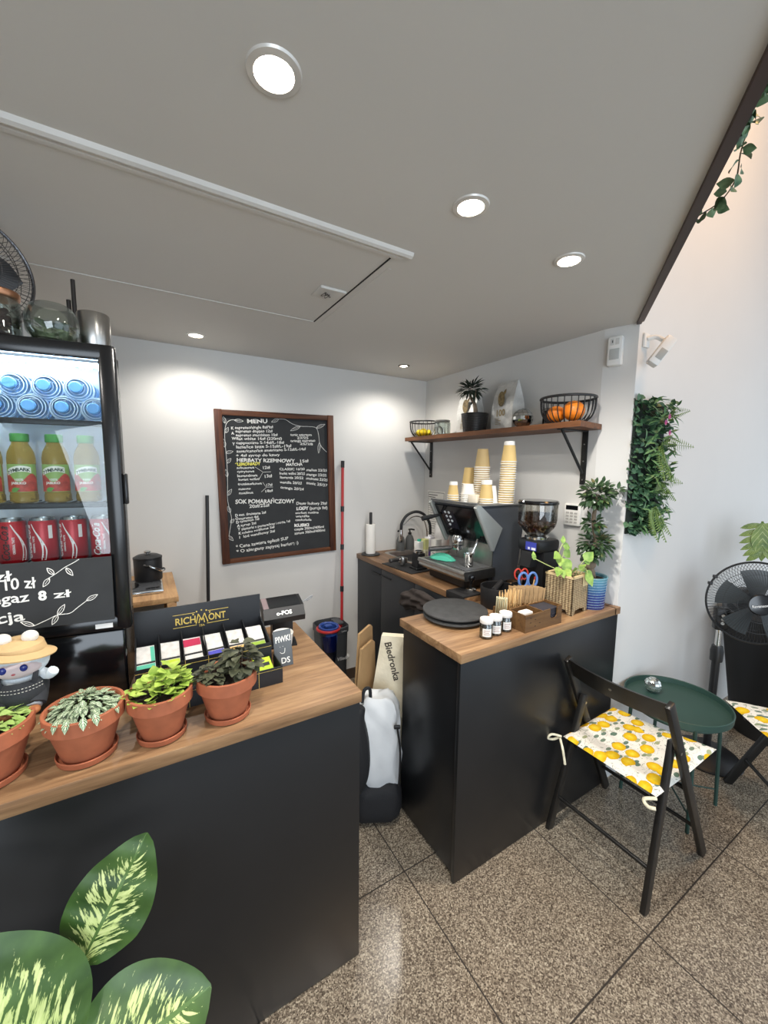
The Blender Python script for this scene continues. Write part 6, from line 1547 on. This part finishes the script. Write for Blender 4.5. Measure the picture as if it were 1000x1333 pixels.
def make_chair(lab):
    # local frame: faces +x, origin on the floor under the seat centre; sides at y = +-.218
    c = thing('folding_chair', lab, 'chair', (1.815, .852, 0), 0, 'folding chairs with lemon cushions')
    ox = 1.815
    def beam(p, q, w, t, name, par):     # rectangular bar from p to q; w across x/z plane, t along y
        p, q = Vector(p), Vector(q); d = (q - p).normalized(); n_ = Vector((d.z, 0, -d.x))
        m = MB(); vs = []
        for e in (p, q):
            for a, b in ((-1, -1), (1, -1), (1, 1), (-1, 1)): vs.append(e + n_ * (a * w / 2) + Vector((0, b * t / 2, 0)))
        m.add(vs, [(3, 2, 1, 0), (4, 5, 6, 7), (0, 1, 5, 4), (1, 2, 6, 5), (2, 3, 7, 6), (3, 0, 4, 7)])
        bmesh.ops.bevel(m.b, geom=m.b.edges[:], offset=.004, segments=2, profile=.5, affect='EDGES')
        return m.build(name, BLACK_WOOD, par)
    for s in (-1, 1):
        beam((1.628 - ox, s * .208, .835), (2.055 - ox, s * .218, .0), .040, .021, 'front_leg', c)
        rl_ = beam((1.738 - ox, s * .184, .640), (1.572 - ox, s * .212, .0), .038, .021, 'rear_leg', c)
        MB().tube([(1.735 - ox, s * .170, .605), (1.735 - ox, s * .222, .605)], .006, 10).build('pivot_bolt', STEEL, c)
    # curved back rest
    m = MB(); n_ = 14; vs = []; fs = []
    for k in range(n_ + 1):
        u = k / n_ * 2 - 1; xo = -.030 * (1 - u * u)
        for dx, z in ((-.008, .835), (.008, .832), (.048 + .008, .742), (.048 - .008, .742)): vs.append((1.630 - ox + xo + dx, u * .200, z))
    for k in range(n_):
        for i in range(4): fs.append((k * 4 + i, k * 4 + (i + 1) % 4, (k + 1) * 4 + (i + 1) % 4, (k + 1) * 4 + i))
    fs += [(3, 2, 1, 0), tuple(n_ * 4 + i for i in range(4))]
    m.add(vs, fs); m.build('backrest', BLACK_WOOD, c)
    MB().lathe([(0, 0), (.006, 0), (.006, .003), (0, .003)], seg=12, M=frame_to((-.88, 0, -.46), loc=(1.610 - ox, 0, .795))).build('backrest_hole', STEEL, c)
    # slatted seat
    for k in range(6):
        x0 = 1.675 - ox + .060 * k; MB().span((x0, -.178, .428), (x0 + .050, .178, .442), .003).build('seat_slat', BLACK_WOOD, c)
    for s in (-1, 1): MB().span((1.665 - ox, s * .165 - .010, .405), (2.040 - ox, s * .165 + .010, .428), .002).build('seat_rail', BLACK_WOOD, c)
    for p, r_ in (((1.985 - ox, .155), .0085), ((1.612 - ox, .155), .0085), ((1.845 - ox, .400), .010)):
        MB().tube([(p[0], -.205, p[1]), (p[0], .205, p[1])], r_, 12).build('stretcher', BLACK_WOOD, c)
    return c
def make_cushion(lab):
    c = thing('seat_cushion', lab, 'cushion', (1.815, .852, .4425), 0, 'lemon print seat cushions')
    N_ = 30; vs = []; fs = []
    for side in (1, -1):
        for i in range(N_ + 1):
            for j in range(N_ + 1):
                u, v_ = i / N_ * 2 - 1, j / N_ * 2 - 1
                w = 1 + .04 * (1 - abs(u)); bx = u * .218 + .02 + (.055 * (1 - v_) / 2 * (1 + u) / 2); by = v_ * (.205 + .006 * u)
                edge = max(0, (1 - u ** 8) * (1 - v_ ** 8))
                z = .017 + side * .015 * edge ** .5 + .003 * math.sin(5 * u + 3 * v_) * edge
                vs.append((bx, by, max(z, .0015) + .035 * max(0, u) * max(0, -v_) ** 1.0 * .5))
    M_ = (N_ + 1) ** 2
    for s in (0, 1):
        for i in range(N_):
            for j in range(N_):
                a = s * M_ + i * (N_ + 1) + j; q = (a, a + 1, a + N_ + 2, a + N_ + 1); fs.append(q if s else q[::-1])
    m = MB(); m.add(vs, fs); bmesh.ops.remove_doubles(m.b, verts=m.b.verts[:], dist=.0004)
    m.build('cushion_pad', LEMON, c, smooth=60)
    for s in (-1, 1):
        m = MB(); x0, y0 = -.205, s * .203
        if s > 0: m.tube(smoothpts([(x0, y0, .017), (x0 - .03, y0 + .028, .022), (x0 - .045, y0 + .040, .002), (x0 - .02, y0 + .030, -.008), (x0 - .008, y0 + .01, .008)]), .0055, 8); m.tube(smoothpts([(x0 - .01, y0 + .0, .012), (x0 - .03, y0 - .03, -.015), (x0 - .036, y0 - .05, -.075)]), .0055, 8)
        else: m.tube(smoothpts([(x0, y0, .017), (x0 - .03, y0 + .03, .006), (x0 - .042, y0 + .01, -.004), (x0 - .03, y0 - .012, -.002)]), .0065, 8)
        m.build('tie', WHT, c)
    return c
ch = make_chair('black wooden folding chair with a lemon cushion in front of the middle counter')
cu = make_cushion('lemon print cushion on the folding chair in front of the middle counter')
a2 = math.radians(135)
c2 = Vector((2.49, .61)) + Vector((math.cos(a2 + PI), math.sin(a2 + PI))) * .26
dup(ch, (c2.x, c2.y, 0), a2, 'black folding chair with a lemon cushion cut by the right picture edge')
dup(cu, (c2.x, c2.y, .4425), a2, 'lemon print cushion on the chair cut by the right picture edge')

# ---- round green tray table
GT = mat('dark_green_metal', '#2f4a43', .45, spec=.4, var=.05)
tb_ = thing('tray_table', 'round dark green metal tray table between the two folding chairs', 'table', (2.265, .870, 0))
MB().lathe([(0, .515), (.222, .515), (.226, .518), (.228, .548), (.225, .550), (.222, .547), (.219, .522), (0, .521)], seg=72).build('tray', GT, tb_)
for k in range(4):
    a = math.radians(-45 + 90 * k + 0); x, y = .205 * math.cos(a), .205 * math.sin(a)
    MB().tube([(x * .97, y * .97, .514), (x * 1.06, y * 1.06, .004)], .0085, 10).build('leg', GT, tb_)
MB().ring((0, 0, .500), .198, .006, 56, 8).build('top_ring', GT, tb_)
m = MB()
for k in range(2):
    a = math.radians(-45 + 90 * k); m.tube([(.213 * math.cos(a), .213 * math.sin(a), .09), (-.213 * math.cos(a), -.213 * math.sin(a), .09)], .004, 8)
m.build('cross_bar', GT, tb_)
gb = faceted_ball('glass_ornament', 'small faceted glass ball lying on the green tray table', 'ornament', (2.275, .985, .521 + .040), .040, mat('ornament_facet', '#dfe3df', .06, metal=.9), glass_solid('ornament_glass', '#f2f6f2', .0, 1.45))

# ---- pedestal fan
fn = thing('pedestal_fan', 'black pedestal fan standing by the white wall behind the tray table', 'fan', (2.805, .902, 0))
MB().lathe([(0, 0), (.172, 0), (.175, .006), (.160, .020), (.05, .038), (.03, .05), (0, .05)], seg=56).build('base', BLACK_PLASTIC, fn)
MB().tube([(0, 0, .045), (0, 0, .68)], .020, 16).build('lower_tube', BLACK_PLASTIC, fn)
MB().tube([(0, 0, .62), (0, 0, .80)], .015, 16).build('chrome_tube', CHROME, fn)
MB().lathe([(0, .60), (.030, .60), (.032, .66), (.026, .69), (0, .69)], seg=20).build('height_collar', BLACK_PLASTIC, fn)
axis = Vector((-.78, -.60, .10)).normalized(); hc = Vector((.055, -.128, .975))
side_ = axis.cross(Vector((0, 0, 1))).normalized()
Mbx = Matrix(((side_.x, axis.x * -1, 0, 0), (side_.y, axis.y * -1, 0, 0), (0, 0, 1, 0), (0, 0, 0, 1)))
MB(Mbx).box((0, -.005, .855), (.066, .055, .13), .01).build('control_box', BLACK_PLASTIC, fn)
for k in range(3): MB(Mbx).lathe([(0, 0), (.0085, 0), (.0085, .004), (0, .005)], seg=12, M=Matrix.Translation((0, -.033, .835 + .022 * k)) @ Matrix.Rotation(PI / 2, 4, 'X')).build('button', mat('fan_button', '#b9bcbc', .35), fn)
Mh_ = frame_to(axis, loc=hc)
MB(Mh_).lathe([(0, -.17), (.05, -.165), (.065, -.14), (.070, -.05), (.05, -.02), (0, -.02)], seg=28).build('motor_housing', BLACK_PLASTIC, fn)
m = MB(Mh_); Rg = .222
for sgn, dep in ((1, .055), (-1, .045)):
    for k in range(84):
        a = 2 * PI * k / 84; pts = []
        for i in range(7):
            q = i / 6; r_ = .05 + (Rg - .05) * q; tw = sgn * .22 * q
            pts.append((r_ * math.cos(a + tw), r_ * math.sin(a + tw), sgn * dep * math.sqrt(max(0, 1 - q ** 2.6)) + .0))
        m.tube(pts, .0010, 4)
    for r_ in (.10, .16): m.ring((0, 0, sgn * dep * math.sqrt(1 - ((r_ - .05) / (Rg - .05)) ** 2.6)), r_, .0013, 48, 4)
m.build('guard', BLACK_METAL, fn)
MB(Mh_).ring((0, 0, 0), Rg + .002, .0055, 72, 8).build('guard_rim', BLACK_PLASTIC, fn)
for a in (2.55, 2.75): MB(Mh_).box(((Rg + .004) * math.cos(a), (Rg + .004) * math.sin(a), 0), (.018, .018, .03), .004).build('guard_clip', BLACK_PLASTIC, fn)
for k in range(5):
    a = 2 * PI * k / 5 + .35; m = MB(Mh_)
    vs = []; fs = []
    for i in range(9):
        q = i / 8; r_ = .03 + .155 * q; w0 = .10 + .30 * q; 
        for j in range(6):
            b_ = a + (j / 5 - .5) * (1.0 if q < .1 else .95 - .15 * q) ; vs.append((r_ * math.cos(b_), r_ * math.sin(b_), .014 - .030 * (j / 5 - .5) * (1.2 - .4 * q)))
    for i in range(8):
        for j in range(5): fs.append((i * 6 + j, i * 6 + j + 1, (i + 1) * 6 + j + 1, (i + 1) * 6 + j))
    m.add(vs, fs); m.build('blade', mat('fan_blade_smoke', '#3d4346', .3, spec=.5), fn, smooth=60)
MB(Mh_).lathe([(0, -.01), (.035, -.01), (.036, .03), (0, .035)], seg=24).build('hub', BLACK_PLASTIC, fn)
MB(Mh_).lathe([(0, .052), (.055, .052), (.057, .056), (.052, .062), (0, .064)], seg=32).build('badge', BLACK_GLOSS, fn)
m = MB(); vx = Vector((0, 0, 1)).cross(axis).normalized(); vz = axis.cross(vx)
Mt_ = Matrix(((vx.x, -axis.x, vz.x, hc.x + axis.x * .066), (vx.y, -axis.y, vz.y, hc.y + axis.y * .066), (vx.z, -axis.z, vz.z, hc.z + axis.z * .066), (0, 0, 0, 1)))
text_bm(m, 'Ravanson', -.043, -.010, .019, 0, bold=.0005, thick=.0004, M=Mt_ @ Matrix.Rotation(-.22, 4, 'Y')); m.build('lettering', mat('badge_white', '#d5d7d8', .5), fn, smooth=0)

# ---- monstera in a black tapered planter
mo = thing('monstera_plant', 'artificial monstera in a tall black tapered planter behind the pedestal fan', 'potted plant', (3.40, .800, 0))
MB().lathe([(0, 0), (.17, 0), (.175, .01), (.26, .62), (.275, .72), (.28, .80), (.270, .805), (.255, .80), (.25, .73), (0, .72)], seg=56).build('planter', mat('black_planter', '#141517', .55), mo)
MB().lathe([(0, .735), (.15, .73), (.25, .722)], seg=30, cap=False).build('soil', SOIL, mo)
MON = NT('monstera_leaf'); uvn = MON.node('ShaderNodeUVMap'); su = MON.node('ShaderNodeSeparateXYZ'); MON.l(uvn.outputs[0], su.inputs[0])
au = MON.math('ABSOLUTE', MON.math('SUBTRACT', su.outputs[0], .5)); sv = MON.math('SUBTRACT', su.outputs[1], MON.math('MULTIPLY', au, .7))
vn = MON.math('LESS_THAN', MON.math('ABSOLUTE', MON.math('SUBTRACT', MON.math('FRACT', MON.math('MULTIPLY', sv, 6)), .5)), .07)
MON.base(MON.mix(MON.math('MULTIPLY', vn, .6), MON.ramp(MON.noise(MON.coord('Object'), 25), [(.3, '#4c6a2f'), (.7, '#7d9447')]), '#c5cf95'), .4); MON = MON.m
def monstera(m, p, d, n, L, W):
    # a split leaf: two halves of finger-like lobes
    p = Vector(p); d = Vector(d).normalized(); n = Vector(n); n = (n - d * n.dot(d)).normalized(); w = d.cross(n)
    m.leaf(p, d, n, L, W * .55, .15, .12, 2, 8, .45)
    for s in (-1, 1):
        for k in range(6):
            t_ = .06 + .135 * k; q = p + d * (L * t_) - n * (.15 * L * t_ * t_)
            m.leaf(q, w * s + d * (.25 + .12 * k), n, W * .60 * math.sin(PI * (.30 + .55 * t_)), L * .15, .18, .1, 2, 5, .5, .8)
m = MB(); ms = MB()
for p_, d_, n_, L_, W_ in (((-.27, .06, 1.40), (-.12, -.15, -1), (-.8, -.5, .3), .24, .20), ((.0, .02, 1.30), (-.2, -.3, -.8), (-.5, -.6, .8), .22, .20), ((.16, -.06, 1.36), (.5, -.5, -.3), (-.2, -.6, .9), .24, .22)):
    monstera(m, p_, d_, n_, L_, W_); ms.tube(smoothpts([(0, 0, .73), (p_[0] * .5, p_[1] * .5, 1.1), p_]), .006, 7)
m.build('foliage', MON, mo); ms.build('stem', GSTEM, mo)

# ---- dieffenbachia in the lower left corner, in front of the bar
DF = NT('dieffenbachia_leaf'); uvn = DF.node('ShaderNodeUVMap'); su = DF.node('ShaderNodeSeparateXYZ'); DF.l(uvn.outputs[0], su.inputs[0])
a_ = DF.math('MULTIPLY', DF.math('ABSOLUTE', DF.math('SUBTRACT', su.outputs[0], .5)), 2)
s_ = DF.math('SUBTRACT', su.outputs[1], DF.math('MULTIPLY', a_, .26))
cv = DF.node('ShaderNodeCombineXYZ'); DF.l(DF.math('MULTIPLY', s_, 26), cv.inputs[0]); DF.l(DF.math('MULTIPLY', a_, 2.6), cv.inputs[1])
DF.l(DF.math('MULTIPLY', DF.math('GREATER_THAN', su.outputs[0], .5), 7), cv.inputs[2])
nz = DF.noise(cv.outputs[0], 1.0, 4, .62, .35)
edge = DF.math('ADD', DF.math('MULTIPLY', DF.math('POWER', a_, 2.4), .27), DF.math('MULTIPLY', DF.math('POWER', su.outputs[1], 3.0), .16))
val = DF.math('SUBTRACT', nz, edge)
pale = DF.ramp(val, [(.445, (0, 0, 0, 1)), (.485, (1, 1, 1, 1))])
mid = DF.math('LESS_THAN', a_, .045)
gr_ = DF.ramp(DF.noise(DF.coord('Object'), 18), [(.3, '#2a471c'), (.7, '#48682e')])
cream = DF.ramp(nz, [(.4, '#a8bf68'), (.65, '#d3dd97')])
cc = DF.mix(pale, gr_, cream); cc = DF.mix(mid, cc, '#56753a')
DF.base(cc, .38, 0, .5); DF.bump(DF.math('FRACT', DF.math('MULTIPLY', s_, 13)), .12, .003); DF = DF.m
df = thing('dieffenbachia', 'large dieffenbachia with cream-streaked green leaves in the lower left corner', 'potted plant', (-.215, .76, 0))
MB().lathe([(0, 0), (.12, 0), (.125, .01), (.15, .30), (.152, .31), (.142, .31), (.138, .28), (0, .28)], seg=44).build('pot', mat('grey_pot', '#55575a', .6), df)
MB().lathe([(0, .29), (.08, .288), (.139, .283)], seg=24, cap=False).build('soil', SOIL, df)
def bigleaf(p0, p1, nrm_, W, bend, nm='leaf'):
    o = Vector((-.215, .76, 0)); p0, p1 = Vector(p0) - o, Vector(p1) - o
    m = MB(); m.leaf(p0, p1 - p0, nrm_, (p1 - p0).length, W, bend, .10, 7, 22, .44, .66)
    for v_ in m.b.verts: v_.co += Vector(nrm_).normalized() * .0022 * math.sin(v_.co.z * 95 + v_.co.x * 40)
    return m.build(nm, DF, df, smooth=80), p0
LP = []
# upright leaf, front leaf, left leaf
for p0, p1, n_, W, b_ in (((-.136, .78, .836), (-.028, .77, 1.040), (-.22, -.9, .2), .135, .02), ((-.170, .735, .655), (.066, .745, .685), (.02, -.70, .75), .215, .05), ((-.150, .72, .745), (-.330, .735, 1.005), (.20, -.9, .35), .215, .05), ((-.20, .80, .70), (-.42, .85, .85), (0, -.5, .9), .15, .15), ((-.22, .80, .62), (-.40, .70, .66), (0, -.6, .8), .13, .2)):
    LP.append(bigleaf(p0, p1, n_, W, b_)[1])
m = MB()
for q in LP: m.tube(smoothpts([(0, 0, .285), (q.x * .25, q.y * .25, .285 + (q.z - .285) * .5), tuple(q)], 5), [.011 - .0006 * k for k in range(11)], 8)
m.build('stem', mat('dieffenbachia_stem', '#7d9a55', .5), df)
# ================================================================== LIGHT AND CAMERA
def spot(x, y, e, size=156, blend=.7, col=(1, .95, .88), z=CE - .03, r=.03):
    l = bpy.data.lights.new('downlight', 'SPOT'); l.energy = e; l.spot_size = math.radians(size); l.spot_blend = blend
    l.color = col; l.shadow_soft_size = r
    o = bpy.data.objects.new('downlight', l); COL.objects.link(o); o.location = (x, y, z); return o
E_ = 33
spot(.237, .797, E_); spot(.797, .888, E_); spot(1.276, .922, E_ * 1.25); spot(.281, 2.45, E_ * .50); spot(1.604, 2.40, E_ * .50)
spot(-.9, .7, E_); spot(-.9, 2.3, E_ * .7); spot(-.3, -.6, E_)  # extra spots added out of view, without fittings, to raise the brightness
def area(loc, target, sx, sy, e, col):
    l = bpy.data.lights.new('window_or_void_light', 'AREA'); l.shape = 'RECTANGLE'; l.size = sx; l.size_y = sy; l.energy = e; l.color = col
    o = bpy.data.objects.new('window_or_void_light', l); COL.objects.link(o); o.location = loc
    o.rotation_euler = (Vector(target) - Vector(loc)).to_track_quat('-Z', 'Z').to_euler(); return o
area((2.9, -2.6, 1.5), (2.2, 1.2, .9), 3.4, 2.6, 36, (.70, .86, 1.0))
area((4.6, -.4, 1.4), (2.0, .8, .9), 2.4, 2.4, 15, (.80, .90, 1.0))
area((2.35, .15, 4.3), (2.2, 1.1, 2.9), .8, .8, 30, (1, .55, .20))  # unseen warm lamp put in the void to tint the upper wall, not daylight
area((-.6, -2.6, 1.3), (.2, 1.0, .9), 2.2, 2.0, 68, (.80, .90, 1.0))
w = bpy.data.worlds.new('World'); SC.world = w; w.use_nodes = True
w.node_tree.nodes['Background'].inputs[0].default_value = (.80, .88, 1, 1)
w.node_tree.nodes['Background'].inputs[1].default_value = .42

cam = bpy.data.cameras.new('camera'); co = bpy.data.objects.new('camera', cam); COL.objects.link(co)
cam.sensor_fit = 'HORIZONTAL'; cam.sensor_width = 36; cam.lens = 520.21 * 36 / 1000; cam.clip_start = .02
yaw, pit, rol = math.radians(30.9548), math.radians(6.4842), math.radians(-.6169)
f = Vector((math.sin(yaw) * math.cos(pit), math.cos(yaw) * math.cos(pit), -math.sin(pit)))
r = Vector((math.cos(yaw), -math.sin(yaw), 0)); d = f.cross(r)
r2 = r * math.cos(rol) + d * math.sin(rol); d2 = -r * math.sin(rol) + d * math.cos(rol)
R = Matrix((r2, -d2, -f)).transposed()
co.matrix_world = Matrix.Translation((0, 0, 1.70)) @ R.to_4x4()
SC.camera = co
SC.view_settings.view_transform = 'Standard'; SC.view_settings.look = 'None'
SC.view_settings.exposure = .16; SC.view_settings.gamma = 1; SC.view_settings.use_curve_mapping = False
